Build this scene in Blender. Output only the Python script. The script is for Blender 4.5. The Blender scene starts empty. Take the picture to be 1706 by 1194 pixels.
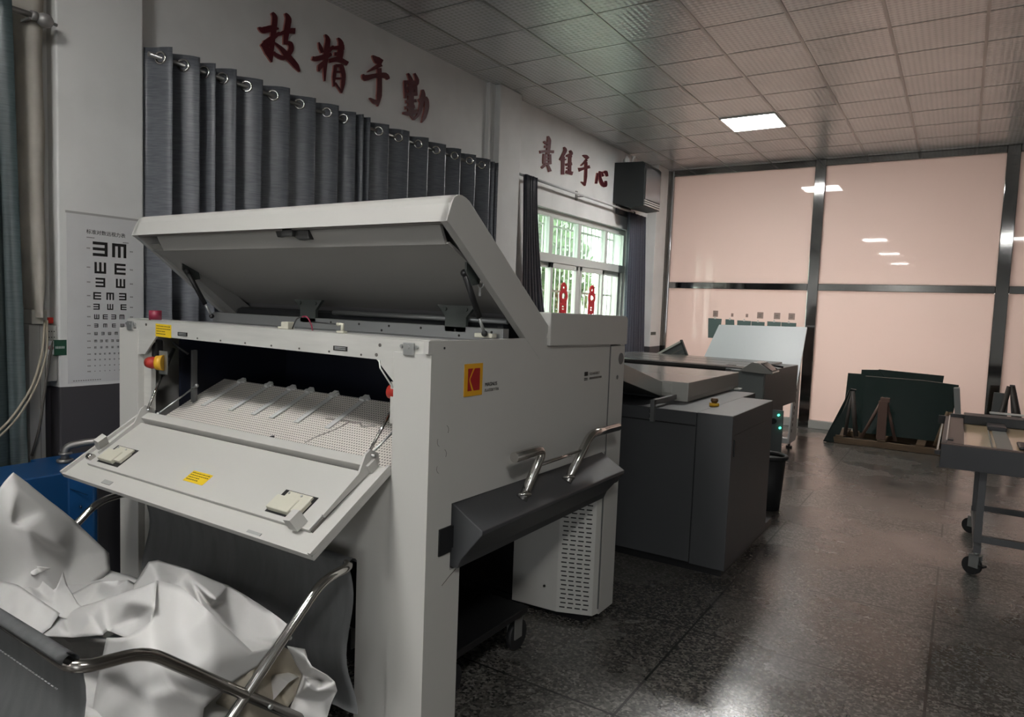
import bpy, bmesh, math, random
from mathutils import Vector, Matrix, noise
R = random.Random(7)
S = bpy.context.scene
COL = S.collection

# ------------------------------------------------------------------ camera, world, exposure
cd = bpy.data.cameras.new('camera'); cam = bpy.data.objects.new('camera', cd); COL.objects.link(cam)
cd.sensor_width = 36; cd.sensor_fit = 'HORIZONTAL'; cd.lens = 1153.6/1706*36; cd.clip_start = .02
def look(yaw, pitch, roll):
    f = Vector((-math.sin(yaw)*math.cos(pitch), math.cos(yaw)*math.cos(pitch), math.sin(pitch)))
    r = f.cross(Vector((0, 0, 1))).normalized(); d = f.cross(r)
    c, s = math.cos(roll), math.sin(roll)
    r2 = r*c+d*s; d2 = d*c-r*s
    return Matrix((r2, -d2, -f)).transposed().to_4x4()
cam.matrix_world = Matrix.Translation((0, 0, 1.5)) @ look(.57357081, -.07356815, -.03770035)
S.camera = cam
w = bpy.data.worlds.new('world'); S.world = w; w.use_nodes = True
bg = w.node_tree.nodes['Background']; bg.inputs[0].default_value = (.90, .96, .98, 1); bg.inputs[1].default_value = 17
S.view_settings.view_transform = 'Standard'; S.view_settings.look = 'None'; S.view_settings.gamma = 1
S.view_settings.exposure = 0.0
S.cycles.use_denoising = True
S.cycles.max_bounces = 8; S.cycles.diffuse_bounces = 5; S.cycles.glossy_bounces = 4; S.cycles.transmission_bounces = 4
S.cycles.sample_clamp_indirect = 4; S.cycles.caustics_reflective = False; S.cycles.caustics_refractive = False

def lamp(name, loc, size, power, color, rot=(0, 0, 0), spread=180):
    l = bpy.data.lights.new(name, 'AREA'); l.shape = 'RECTANGLE'; l.size, l.size_y = size; l.energy = power; l.color = color
    l.spread = math.radians(spread)
    o = bpy.data.objects.new(name, l); o.location = loc; o.rotation_euler = rot; COL.objects.link(o); return o
PANEL_EMIT = 74.0
# daylight of the bright hall beyond the frosted partition
lamp('far_hall_daylight', (-1.5, 12.9, 1.3), (5.2, 2.2), 590, (1, .91, .86), (math.radians(-90), 0, 0))
# unseen fill light added behind the camera; no entrance stands there
lamp('rear_fill_light', (4.0, -9.7, 1.9), (3.4, 2.8), 130, (.95, .98, 1), (math.radians(90), 0, 0))
sun = bpy.data.lights.new('sun', 'SUN'); sun.energy = 7; sun.angle = .05; sun.color = (1, .95, .85)
so = bpy.data.objects.new('sun', sun); so.rotation_euler = (math.radians(35), math.radians(25), 0); COL.objects.link(so)

# ------------------------------------------------------------------ materials
MC = {}
def nt(m): return m.node_tree.nodes, m.node_tree.links
def mat(name, col, rough=.5, metal=0., spec=.5, coat=0., var=0., vscale=6., bump=0., bscale=60., stretch=(1, 1, 1), emit=None, estr=0., sheen=0.):
    if name in MC: return MC[name]
    m = bpy.data.materials.new(name); m.use_nodes = True; n, l = nt(m); b = n['Principled BSDF']
    b.inputs['Base Color'].default_value = (*col, 1); b.inputs['Roughness'].default_value = rough
    b.inputs['Metallic'].default_value = metal; b.inputs['Specular IOR Level'].default_value = spec
    b.inputs['Coat Weight'].default_value = coat; b.inputs['Coat Roughness'].default_value = .12
    if sheen: b.inputs['Sheen Weight'].default_value = sheen
    if emit: b.inputs['Emission Color'].default_value = (*emit, 1); b.inputs['Emission Strength'].default_value = estr
    if var or bump:
        tc = n.new('ShaderNodeTexCoord'); mp = n.new('ShaderNodeMapping'); mp.inputs['Scale'].default_value = stretch
        l.new(tc.outputs['Object'], mp.inputs[0])
    if var:
        t = n.new('ShaderNodeTexNoise'); t.inputs['Scale'].default_value = vscale; t.inputs['Detail'].default_value = 5
        l.new(mp.outputs[0], t.inputs[0])
        r = n.new('ShaderNodeMapRange'); r.inputs[1].default_value = .3; r.inputs[2].default_value = .7
        r.inputs[3].default_value = 1-var; r.inputs[4].default_value = 1+var
        mx = n.new('ShaderNodeVectorMath'); mx.operation = 'SCALE'; mx.inputs[0].default_value = col
        l.new(t.outputs[0], r.inputs[0]); l.new(r.outputs[0], mx.inputs['Scale']); l.new(mx.outputs[0], b.inputs['Base Color'])
    if bump:
        t2 = n.new('ShaderNodeTexNoise'); t2.inputs['Scale'].default_value = bscale; t2.inputs['Detail'].default_value = 3
        l.new(mp.outputs[0], t2.inputs[0])
        bp = n.new('ShaderNodeBump'); bp.inputs['Strength'].default_value = bump; bp.inputs['Distance'].default_value = .01
        l.new(t2.outputs[0], bp.inputs['Height']); l.new(bp.outputs[0], b.inputs['Normal'])
    MC[name] = m; return m
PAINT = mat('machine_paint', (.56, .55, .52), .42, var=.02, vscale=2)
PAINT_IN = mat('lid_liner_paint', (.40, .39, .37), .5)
ALU = mat('brushed_aluminium', (.74, .73, .69), .36, .35, var=.06, vscale=5, stretch=(1, 8, 8))
STEEL = mat('polished_steel', (.62, .60, .57), .13, 1.)
MIRROR = mat('partition_steel', (.27, .27, .265), .07, 1., var=.12, vscale=3)
ZINC = mat('zinc', (.55, .56, .55), .35, .8)
BLACK = mat('black_plastic', (.012, .012, .013), .4)
RUBBER = mat('rubber', (.015, .015, .016), .65)
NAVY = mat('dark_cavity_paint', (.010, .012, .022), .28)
DGREY = mat('dark_grey_paint', (.062, .064, .068), .45, var=.04, vscale=3)
DGREY2 = mat('grey_paint_mid', (.115, .118, .118), .42)
LGREY = mat('light_grey_paint', (.34, .335, .31), .2, spec=.8)
IVORY = mat('ivory_plastic', (.62, .60, .50), .45)
YELLOW = mat('yellow_label', (.80, .55, .02), .5)
INK = mat('black_ink', (.015, .014, .013), .6)
INKG = mat('grey_ink', (.12, .11, .10), .6)
RED = mat('red_plastic', (.42, .03, .02), .4)
WINE = mat('wine_red_plastic', (.24, .02, .05), .45)
YPLAS = mat('yellow_plastic', (.75, .42, .03), .45)
BLUE = mat('blue_enamel', (.008, .055, .16), .35, var=.08, vscale=3)
CANVAS = mat('grey_canvas', (.20, .205, .21), .62, bump=.25, bscale=260, var=.12, vscale=6, stretch=(4, 4, .6))
PAPER = mat('white_sheet_paper', (.66, .65, .635), .42, var=.02, vscale=3)
CREAM = mat('cream_sheet_paper', (.50, .45, .36), .5)
CHARRED = mat('dark_red_acrylic', (.085, .006, .012), .4)
CHAREDGE = mat('red_acrylic_edge', (.42, .17, .15), .5)
GRILLE_W = mat('white_grille_metal', (.75, .75, .72), .5)
UPVC = mat('white_window_frame', (.62, .63, .60), .4)
WOOD = mat('raw_wood', (.11, .07, .038), .65, var=.25, vscale=5, stretch=(1, 1, 6))
WHITE_PL = mat('white_plastic', (.72, .72, .70), .4)

def ramp(n, stops):
    r = n.new('ShaderNodeValToRGB'); e = r.color_ramp.elements
    while len(e) < len(stops): e.new(.5)
    for x, (p, c) in zip(e, stops): x.position = p; x.color = (*c, 1)
    return r
def floor_mat():
    m = bpy.data.materials.new('terrazzo'); m.use_nodes = True; n, l = nt(m); b = n['Principled BSDF']
    tc = n.new('ShaderNodeTexCoord')
    v = n.new('ShaderNodeTexVoronoi'); v.inputs['Scale'].default_value = 95; l.new(tc.outputs['Object'], v.inputs[0])
    ns = n.new('ShaderNodeTexNoise'); ns.inputs['Scale'].default_value = 70; ns.inputs['Detail'].default_value = 4; l.new(tc.outputs['Object'], ns.inputs[0])
    sep = n.new('ShaderNodeSeparateColor'); l.new(v.outputs['Color'], sep.inputs[0])
    a = n.new('ShaderNodeMath'); a.operation = 'MULTIPLY_ADD'; a.inputs[1].default_value = .75; l.new(sep.outputs[0], a.inputs[0])
    mm = n.new('ShaderNodeMath'); mm.operation = 'MULTIPLY'; mm.inputs[1].default_value = .4; l.new(ns.outputs[0], mm.inputs[0]); l.new(mm.outputs[0], a.inputs[2])
    rp = ramp(n, [(.22, (.038, .036, .033)), (.50, (.078, .074, .067)), (.75, (.132, .125, .113)), (.95, (.22, .21, .19))])
    l.new(a.outputs[0], rp.inputs[0])
    big = n.new('ShaderNodeTexNoise'); big.inputs['Scale'].default_value = 1.6; big.inputs['Detail'].default_value = 6; l.new(tc.outputs['Object'], big.inputs[0])
    br = n.new('ShaderNodeMapRange'); br.inputs[1].default_value = .3; br.inputs[2].default_value = .7; br.inputs[3].default_value = .7; br.inputs[4].default_value = 1.2
    l.new(big.outputs[0], br.inputs[0])
    # joints: x every .97, y every .87
    sx = n.new('ShaderNodeSeparateXYZ'); l.new(tc.outputs['Object'], sx.inputs[0])
    def joint(out, off, per):
        s = n.new('ShaderNodeMath'); s.operation = 'SUBTRACT'; s.inputs[1].default_value = off-per/2; l.new(out, s.inputs[0])
        d = n.new('ShaderNodeMath'); d.operation = 'DIVIDE'; d.inputs[1].default_value = per; l.new(s.outputs[0], d.inputs[0])
        f = n.new('ShaderNodeMath'); f.operation = 'FLOORED_MODULO'; f.inputs[1].default_value = 1; l.new(d.outputs[0], f.inputs[0])
        g = n.new('ShaderNodeMath'); g.operation = 'SUBTRACT'; g.inputs[1].default_value = .5; l.new(f.outputs[0], g.inputs[0])
        h = n.new('ShaderNodeMath'); h.operation = 'ABSOLUTE'; l.new(g.outputs[0], h.inputs[0])
        k = n.new('ShaderNodeMath'); k.operation = 'GREATER_THAN'; k.inputs[1].default_value = .0055/per; l.new(h.outputs[0], k.inputs[0])
        return k.outputs[0]
    jx = joint(sx.outputs[0], -.985, .97); jy = joint(sx.outputs[1], 2.315, .872)
    mn = n.new('ShaderNodeMath'); mn.operation = 'MINIMUM'; l.new(jx, mn.inputs[0]); l.new(jy, mn.inputs[1])
    jr = n.new('ShaderNodeMapRange'); jr.inputs[3].default_value = .12; l.new(mn.outputs[0], jr.inputs[0])
    m1 = n.new('ShaderNodeMath'); m1.operation = 'MULTIPLY'; l.new(jr.outputs[0], m1.inputs[0]); l.new(br.outputs[0], m1.inputs[1])
    vm = n.new('ShaderNodeVectorMath'); vm.operation = 'SCALE'; l.new(rp.outputs[0], vm.inputs[0]); l.new(m1.outputs[0], vm.inputs['Scale'])
    l.new(vm.outputs[0], b.inputs['Base Color'])
    rr = n.new('ShaderNodeMapRange'); rr.inputs[1].default_value = .3; rr.inputs[2].default_value = .75; rr.inputs[3].default_value = .16; rr.inputs[4].default_value = .40
    l.new(big.outputs[0], rr.inputs[0]); l.new(rr.outputs[0], b.inputs['Roughness']); b.inputs['Specular IOR Level'].default_value = .6; b.inputs['Coat Weight'].default_value = .38; b.inputs['Coat Roughness'].default_value = .24
    bp = n.new('ShaderNodeBump'); bp.inputs['Strength'].default_value = .12; bp.inputs['Distance'].default_value = .004
    n2 = n.new('ShaderNodeTexNoise'); n2.inputs['Scale'].default_value = 16; n2.inputs['Detail'].default_value = 4; l.new(tc.outputs['Object'], n2.inputs[0])
    l.new(n2.outputs[0], bp.inputs['Height']); l.new(bp.outputs[0], b.inputs['Normal'])
    return m
def ceiling_mat():
    m = bpy.data.materials.new('aluminium_ceiling_panel'); m.use_nodes = True; n, l = nt(m); b = n['Principled BSDF']
    tc = n.new('ShaderNodeTexCoord'); mp = n.new('ShaderNodeMapping'); mp.inputs['Scale'].default_value = (1/.060, 1/.060, 1); mp.inputs['Rotation'].default_value = (0, 0, math.radians(45))
    l.new(tc.outputs['Object'], mp.inputs[0])
    sx = n.new('ShaderNodeSeparateXYZ'); l.new(mp.outputs[0], sx.inputs[0])
    def sn(o):
        s = n.new('ShaderNodeMath'); s.operation = 'MULTIPLY'; s.inputs[1].default_value = 6.2832; l.new(o, s.inputs[0])
        c = n.new('ShaderNodeMath'); c.operation = 'SINE'; l.new(s.outputs[0], c.inputs[0]); return c.outputs[0]
    ad = n.new('ShaderNodeMath'); ad.operation = 'MULTIPLY'; l.new(sn(sx.outputs[0]), ad.inputs[0]); l.new(sn(sx.outputs[1]), ad.inputs[1])
    bp = n.new('ShaderNodeBump'); bp.inputs['Strength'].default_value = .22; bp.inputs['Distance'].default_value = .004
    l.new(ad.outputs[0], bp.inputs['Height']); l.new(bp.outputs[0], b.inputs['Normal'])
    mr = n.new('ShaderNodeMapRange'); mr.inputs[1].default_value = -.2; mr.inputs[2].default_value = .8; mr.inputs[3].default_value = 1; mr.inputs[4].default_value = .76
    l.new(ad.outputs[0], mr.inputs[0])
    ns = n.new('ShaderNodeTexNoise'); ns.inputs['Scale'].default_value = 1.2; l.new(tc.outputs['Object'], ns.inputs[0])
    nr = n.new('ShaderNodeMapRange'); nr.inputs[3].default_value = .85; nr.inputs[4].default_value = 1.15; l.new(ns.outputs[0], nr.inputs[0])
    mu = n.new('ShaderNodeMath'); mu.operation = 'MULTIPLY'; l.new(mr.outputs[0], mu.inputs[0]); l.new(nr.outputs[0], mu.inputs[1])
    vm = n.new('ShaderNodeVectorMath'); vm.operation = 'SCALE'; vm.inputs[0].default_value = (.70, .715, .72); l.new(mu.outputs[0], vm.inputs['Scale'])
    l.new(vm.outputs[0], b.inputs['Base Color'])
    b.inputs['Metallic'].default_value = .5; b.inputs['Roughness'].default_value = .26
    return m
def wall_mat():
    m = bpy.data.materials.new('painted_plaster_with_grey_dado'); m.use_nodes = True; n, l = nt(m); b = n['Principled BSDF']
    g = n.new('ShaderNodeNewGeometry'); sx = n.new('ShaderNodeSeparateXYZ'); l.new(g.outputs['Position'], sx.inputs[0])
    ns = n.new('ShaderNodeTexNoise'); ns.inputs['Scale'].default_value = 3; ns.inputs['Detail'].default_value = 7; l.new(g.outputs['Position'], ns.inputs[0])
    ad = n.new('ShaderNodeMath'); ad.operation = 'MULTIPLY_ADD'; ad.inputs[1].default_value = .012; l.new(ns.outputs[0], ad.inputs[0]); l.new(sx.outputs[2], ad.inputs[2])
    gt = n.new('ShaderNodeMath'); gt.operation = 'GREATER_THAN'; gt.inputs[1].default_value = 1.005; l.new(ad.outputs[0], gt.inputs[0])
    mx = n.new('ShaderNodeMix'); mx.data_type = 'RGBA'; l.new(gt.outputs[0], mx.inputs[0])
    mx.inputs[6].default_value = (.062, .058, .064, 1)
    r = ramp(n, [(.3, (.72, .715, .70)), (.6, (.79, .785, .77))]); l.new(ns.outputs[0], r.inputs[0]); l.new(r.outputs[0], mx.inputs[7])
    l.new(mx.outputs[2], b.inputs['Base Color']); b.inputs['Roughness'].default_value = .6
    return m
def frosted_mat():
    m = bpy.data.materials.new('frosted_pink_glass'); m.use_nodes = True; n, l = nt(m)
    for x in list(n): n.remove(x)
    out = n.new('ShaderNodeOutputMaterial'); tr = n.new('ShaderNodeBsdfTranslucent'); tr.inputs[0].default_value = (.85, .74, .69, 1)
    df = n.new('ShaderNodeBsdfDiffuse'); df.inputs[0].default_value = (.62, .55, .52, 1)
    gl = n.new('ShaderNodeBsdfGlossy'); gl.inputs['Roughness'].default_value = .03
    a = n.new('ShaderNodeMixShader'); a.inputs[0].default_value = .45; l.new(tr.outputs[0], a.inputs[1]); l.new(df.outputs[0], a.inputs[2])
    fr = n.new('ShaderNodeFresnel'); fr.inputs[0].default_value = 1.45
    c = n.new('ShaderNodeMixShader'); l.new(fr.outputs[0], c.inputs[0]); l.new(a.outputs[0], c.inputs[1]); l.new(gl.outputs[0], c.inputs[2])
    l.new(c.outputs[0], out.inputs[0]); return m
def glass_mat(name, tint, refl=.06, haze=0.):
    m = bpy.data.materials.new(name); m.use_nodes = True; n, l = nt(m)
    for x in list(n): n.remove(x)
    out = n.new('ShaderNodeOutputMaterial'); tr = n.new('ShaderNodeBsdfTransparent'); tr.inputs[0].default_value = (*tint, 1)
    gl = n.new('ShaderNodeBsdfGlossy'); gl.inputs['Roughness'].default_value = .03
    a = n.new('ShaderNodeMixShader'); a.inputs[0].default_value = refl; l.new(tr.outputs[0], a.inputs[1]); l.new(gl.outputs[0], a.inputs[2])
    last = a
    if haze:
        t2 = n.new('ShaderNodeBsdfTranslucent'); t2.inputs[0].default_value = (.80, .86, .80, 1)
        bb = n.new('ShaderNodeMixShader'); bb.inputs[0].default_value = haze; l.new(a.outputs[0], bb.inputs[1]); l.new(t2.outputs[0], bb.inputs[2]); last = bb
    l.new(last.outputs[0], out.inputs[0]); return m
def curtain_mat(name, col, col2):
    m = bpy.data.materials.new(name); m.use_nodes = True; n, l = nt(m); b = n['Principled BSDF']
    tc = n.new('ShaderNodeTexCoord'); mp = n.new('ShaderNodeMapping'); mp.inputs['Scale'].default_value = (14, 14, 210); l.new(tc.outputs['Object'], mp.inputs[0])
    ns = n.new('ShaderNodeTexNoise'); ns.inputs['Scale'].default_value = 1; ns.inputs['Detail'].default_value = 4; l.new(mp.outputs[0], ns.inputs[0])
    r = ramp(n, [(.3, col), (.7, col2)]); l.new(ns.outputs[0], r.inputs[0]); l.new(r.outputs[0], b.inputs['Base Color'])
    bp = n.new('ShaderNodeBump'); bp.inputs['Strength'].default_value = .16; bp.inputs['Distance'].default_value = .003; l.new(ns.outputs[0], bp.inputs['Height']); l.new(bp.outputs[0], b.inputs['Normal'])
    b.inputs['Roughness'].default_value = .36; b.inputs['Specular IOR Level'].default_value = .9
    return m
def perf_mat():
    m = bpy.data.materials.new('perforated_metal'); m.use_nodes = True; n, l = nt(m); b = n['Principled BSDF']
    tc = n.new('ShaderNodeTexCoord'); mp = n.new('ShaderNodeMapping'); mp.inputs['Scale'].default_value = (1/.0125, 1/.0125, 0); l.new(tc.outputs['Object'], mp.inputs[0])
    v = n.new('ShaderNodeTexVoronoi'); v.inputs['Scale'].default_value = 1; v.inputs['Randomness'].default_value = 0; l.new(mp.outputs[0], v.inputs[0])
    r = ramp(n, [(.20, (.12, .11, .10)), (.28, (.93, .88, .81))]); l.new(v.outputs['Distance'], r.inputs[0]); l.new(r.outputs[0], b.inputs['Base Color'])
    b.inputs['Metallic'].default_value = .15; b.inputs['Roughness'].default_value = .28
    return m
FLOORM, CEILM, WALLM, FROST, PERF = floor_mat(), ceiling_mat(), wall_mat(), frosted_mat(), perf_mat()
GREYCUR = curtain_mat('charcoal_satin_curtain', (.22, .235, .265), (.36, .38, .42))
TEALCUR = curtain_mat('teal_satin_curtain', (.07, .10, .105), (.115, .155, .16))
BLUECUR = curtain_mat('blue_grey_curtain', (.10, .11, .15), (.14, .15, .20))
DARKCUR = curtain_mat('slate_curtain', (.05, .052, .068), (.085, .085, .105))
GLASSF = glass_mat('hazy_window_glass', (.62, .68, .62), .05, .035)
GLASSC = glass_mat('clear_window_glass', (.68, .71, .66), .05)
DGLASS = mat('dark_green_glass', (.012, .022, .020), .12, coat=.3)
LAMPM = mat('lit_diffuser', (.9, .9, .9), .5, emit=(1, .985, .96), estr=PANEL_EMIT)
LED = mat('green_led', (.02, .3, .15), .4, emit=(.1, 1, .6), estr=3)

# ------------------------------------------------------------------ mesh helpers
def box(bm, x0, x1, y0, y1, z0, z1, bev=0.):
    r = bmesh.ops.create_cube(bm, size=1); vs = r['verts']
    for v in vs: v.co = Vector((x0+(v.co.x+.5)*(x1-x0), y0+(v.co.y+.5)*(y1-y0), z0+(v.co.z+.5)*(z1-z0)))
    if bev:
        es = list({e for v in vs for e in v.link_edges}); r2 = bmesh.ops.bevel(bm, geom=es, offset=bev, segments=2, affect='EDGES', profile=.5)
    return vs
def prism(bm, pts, ax, a0, a1, bev=0.):
    """polygon pts in the plane normal to ax ('x': (y,z), 'y': (x,z), 'z': (x,y)) extruded from a0 to a1"""
    def mk(p, a): return {'x': (a, p[0], p[1]), 'y': (p[0], a, p[1]), 'z': (p[0], p[1], a)}[ax]
    A = [bm.verts.new(mk(p, a0)) for p in pts]; B = [bm.verts.new(mk(p, a1)) for p in pts]
    fs = [bm.faces.new(A), bm.faces.new(B[::-1])]; k = len(pts)
    for i in range(k): fs.append(bm.faces.new((A[i], B[i], B[(i+1) % k], A[(i+1) % k])))
    bmesh.ops.recalc_face_normals(bm, faces=fs)
    if bev:
        es = list({e for f in fs for e in f.edges}); bmesh.ops.bevel(bm, geom=es, offset=bev, segments=2, affect='EDGES', profile=.5)
def fillet(pts, r, n=5):
    P = [Vector(p) for p in pts]; out = [P[0]]
    for i in range(1, len(P)-1):
        a, b, c = P[i-1], P[i], P[i+1]; d1 = (a-b); d2 = (c-b); q = min(r, d1.length*.45, d2.length*.45)
        s = b+d1.normalized()*q; e = b+d2.normalized()*q
        for k in range(n+1):
            t = k/n; out.append(s*(1-t)**2+b*2*t*(1-t)+e*t*t)
    out.append(P[-1]); return out
def tube(bm, pts, r, seg=10, cap=True, fil=0.):
    P = fillet(pts, fil) if fil else [Vector(p) for p in pts]
    rings = []; up = None
    for i, p in enumerate(P):
        t = (P[min(i+1, len(P)-1)]-P[max(i-1, 0)]).normalized()
        if up is None:
            up = Vector((0, 0, 1)) if abs(t.z) < .9 else Vector((1, 0, 0))
        s = t.cross(up).normalized(); up = s.cross(t).normalized()
        rr = r[i] if isinstance(r, (list, tuple)) else r
        rings.append([bm.verts.new(p+(s*math.cos(a)+up*math.sin(a))*rr) for a in [2*math.pi*k/seg for k in range(seg)]])
    fs = []
    for A, B in zip(rings, rings[1:]):
        for k in range(seg): fs.append(bm.faces.new((A[k], A[(k+1) % seg], B[(k+1) % seg], B[k])))
    if cap: fs += [bm.faces.new(rings[0][::-1]), bm.faces.new(rings[-1])]
    for f in fs: f.smooth = True
    if cap: fs[-1].smooth = fs[-2].smooth = False
    bmesh.ops.recalc_face_normals(bm, faces=fs)
def cyl(bm, a, b, r, seg=16): tube(bm, [a, b], r, seg)
def torus(bm, c, nrm, R_, r, seg=20, s2=8):
    nrm = Vector(nrm).normalized(); u = nrm.orthogonal().normalized(); v = nrm.cross(u); c = Vector(c); rings = []
    for i in range(seg):
        a = 2*math.pi*i/seg; d = u*math.cos(a)+v*math.sin(a)
        rings.append([bm.verts.new(c+d*(R_+r*math.cos(b))+nrm*r*math.sin(b)) for b in [2*math.pi*k/s2 for k in range(s2)]])
    for i in range(seg):
        A, B = rings[i], rings[(i+1) % seg]
        for k in range(s2):
            f = bm.faces.new((A[k], B[k], B[(k+1) % s2], A[(k+1) % s2])); f.smooth = True
def sphere(bm, c, r, sc=(1, 1, 1), seg=14):
    rr = bmesh.ops.create_uvsphere(bm, u_segments=seg, v_segments=seg//2+2, radius=r)
    for v in rr['verts']: v.co = Vector((v.co.x*sc[0], v.co.y*sc[1], v.co.z*sc[2]))+Vector(c)
    for f in {f for v in rr['verts'] for f in v.link_faces}: f.smooth = True
def xf(bm, M, verts=None): bmesh.ops.transform(bm, matrix=M, verts=verts or bm.verts[:])

def inv_loc(p):
    return Matrix.Translation(-p.location) if p is not None else Matrix()
def absloc(p):
    v = Vector((0, 0, 0))
    return p.get('_o') or (0, 0, 0)
class B:
    """build one mesh object: with B(name, material, parent) as bm: ..."""
    def __init__(self, name, m, parent=None, **kw): self.n, self.m, self.p, self.kw = name, m, parent, kw
    def __enter__(self): self.bm = bmesh.new(); return self.bm
    def __exit__(self, *a):
        if a[0]: return False
        me = bpy.data.meshes.new(self.n)
        org = Vector(self.p['_o']) if self.p is not None else None
        if org is None and self.kw.get('thing'):
            c = [v.co for v in self.bm.verts]
            org = Vector((sum(v.x for v in c)/len(c), sum(v.y for v in c)/len(c), min(v.z for v in c)))
        o = bpy.data.objects.new(self.n, me)
        if self.p is not None:
            o['_o'] = self.p['_o']; o.parent = self.p
            for v in self.bm.verts: v.co -= org
        elif org is not None:
            for v in self.bm.verts: v.co -= org
            o.location = org; o['_o'] = tuple(org)
        else: o['_o'] = (0., 0., 0.)
        self.bm.to_mesh(me); self.bm.free(); me.materials.append(self.m); COL.objects.link(o)
        self.o = o
        if self.kw.get('label') and self.p is None or self.kw.get('cat'): tag(o, self.kw.get('label'), self.kw.get('cat'), self.kw.get('group'))
        elif self.kw.get('label'): o['label'] = self.kw['label']
        if self.kw.get('kind'): o['kind'] = self.kw['kind']
def tag(o, label, cat, group=None):
    if label: o['label'] = label
    if cat: o['category'] = cat
    if group: o['group'] = group
def thing(name, label, cat, loc, group=None):
    o = bpy.data.objects.new(name, None); o.location = loc; o['_o'] = tuple(float(c) for c in loc); o.empty_display_size = .1
    COL.objects.link(o); tag(o, label, cat, group); return o
def mk(name, m, parent, fn, **kw):
    b = B(name, m, parent, **kw)
    with b as bm: fn(bm)
    return b.o
def pbox(name, m, parent, *a, **kw):
    bev = kw.pop('bev', 0.)
    return mk(name, m, parent, lambda bm: box(bm, *a, bev=bev), **kw)
def solo(name, m, fn, label, cat, group=None): return mk(name, m, None, fn, thing=True, label=label, cat=cat, group=group)
def text_mesh(body, size, m, name, parent, M, extr=.0004, align='LEFT', bold=0.):
    c = bpy.data.curves.new('lettering', 'FONT'); c.body = body; c.size = size; c.extrude = extr; c.align_x = align; c.resolution_u = 3; c.offset = bold
    t = bpy.data.objects.new('lettering', c); COL.objects.link(t)
    me = bpy.data.meshes.new_from_object(t.evaluated_get(bpy.context.evaluated_depsgraph_get()))
    bpy.data.objects.remove(t); bpy.data.curves.remove(c)
    bm = bmesh.new(); bm.from_mesh(me); bpy.data.meshes.remove(me); xf(bm, M)
    if parent is None: return bm
    b = B(name, m, parent)
    b.bm = bm; b.__exit__(None); return b.o
def frame(o, ux, uy):
    """matrix whose local x,y run along ux,uy with origin o"""
    ux = Vector(ux).normalized(); uy = Vector(uy).normalized(); uz = ux.cross(uy)
    return Matrix.Translation(o) @ Matrix((ux, uy, uz)).transposed().to_4x4()
def copy_tree(o, dx, label=None, parent=None):
    c = o.copy(); COL.objects.link(c)
    if parent is not None: c.parent = parent
    else: c.location = o.location+Vector(dx)
    for ch in list(o.children): copy_tree(ch, dx, None, c)
    if label: c['label'] = label
    return c
def caster(parent, x, y, h=.125, name='caster', brake=False, ang=0.):
    r = h*.40; M = Matrix.Translation((x, y, 0)) @ Matrix.Rotation(ang, 4, 'Z')
    def fork(bm):
        box(bm, -.022, -.016, -.025, .03, r*.9, h-.012); box(bm, .016, .022, -.025, .03, r*.9, h-.012); box(bm, -.022, .022, -.028, .03, h-.016, h-.008)
        cyl(bm, (0, 0, h-.01), (0, 0, h+.02), .014, 12); xf(bm, M)
    f = mk(name, ZINC, parent, fork)
    def wh(bm): tube(bm, [(-.012, .02, r), (.012, .02, r)], r, 20); tube(bm, [(-.014, .02, r), (.014, .02, r)], r*.45, 12); xf(bm, M)
    mk('wheel', RUBBER, f, wh)
    if brake: mk('brake_pedal', BLACK, f, lambda bm: (box(bm, -.02, .02, -.055, -.02, r*1.1, r*1.1+.012, .003), xf(bm, M)))
    return f

def split_loose(o):
    """each loose piece of o becomes an object of its own under the same parent"""
    bm = bmesh.new(); bm.from_mesh(o.data); bm.verts.ensure_lookup_table(); seen = set(); isl = []
    for v in bm.verts:
        if v.index in seen: continue
        st_, q = [v], set()
        while st_:
            a = st_.pop()
            if a.index in q: continue
            q.add(a.index); st_ += [e.other_vert(a) for e in a.link_edges]
        seen |= q; isl.append(q)
    bm.free()
    if len(isl) < 2: return
    for k, q in enumerate(isl):
        b2 = bmesh.new(); b2.from_mesh(o.data); b2.verts.ensure_lookup_table()
        bmesh.ops.delete(b2, geom=[v for v in b2.verts if v.index not in q], context='VERTS')
        me = bpy.data.meshes.new(o.data.name); b2.to_mesh(me); b2.free()
        for m in o.data.materials: me.materials.append(m)
        if k == 0: first = me
        else:
            c = o.copy(); c.data = me; COL.objects.link(c)
    o.data = first
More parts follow.
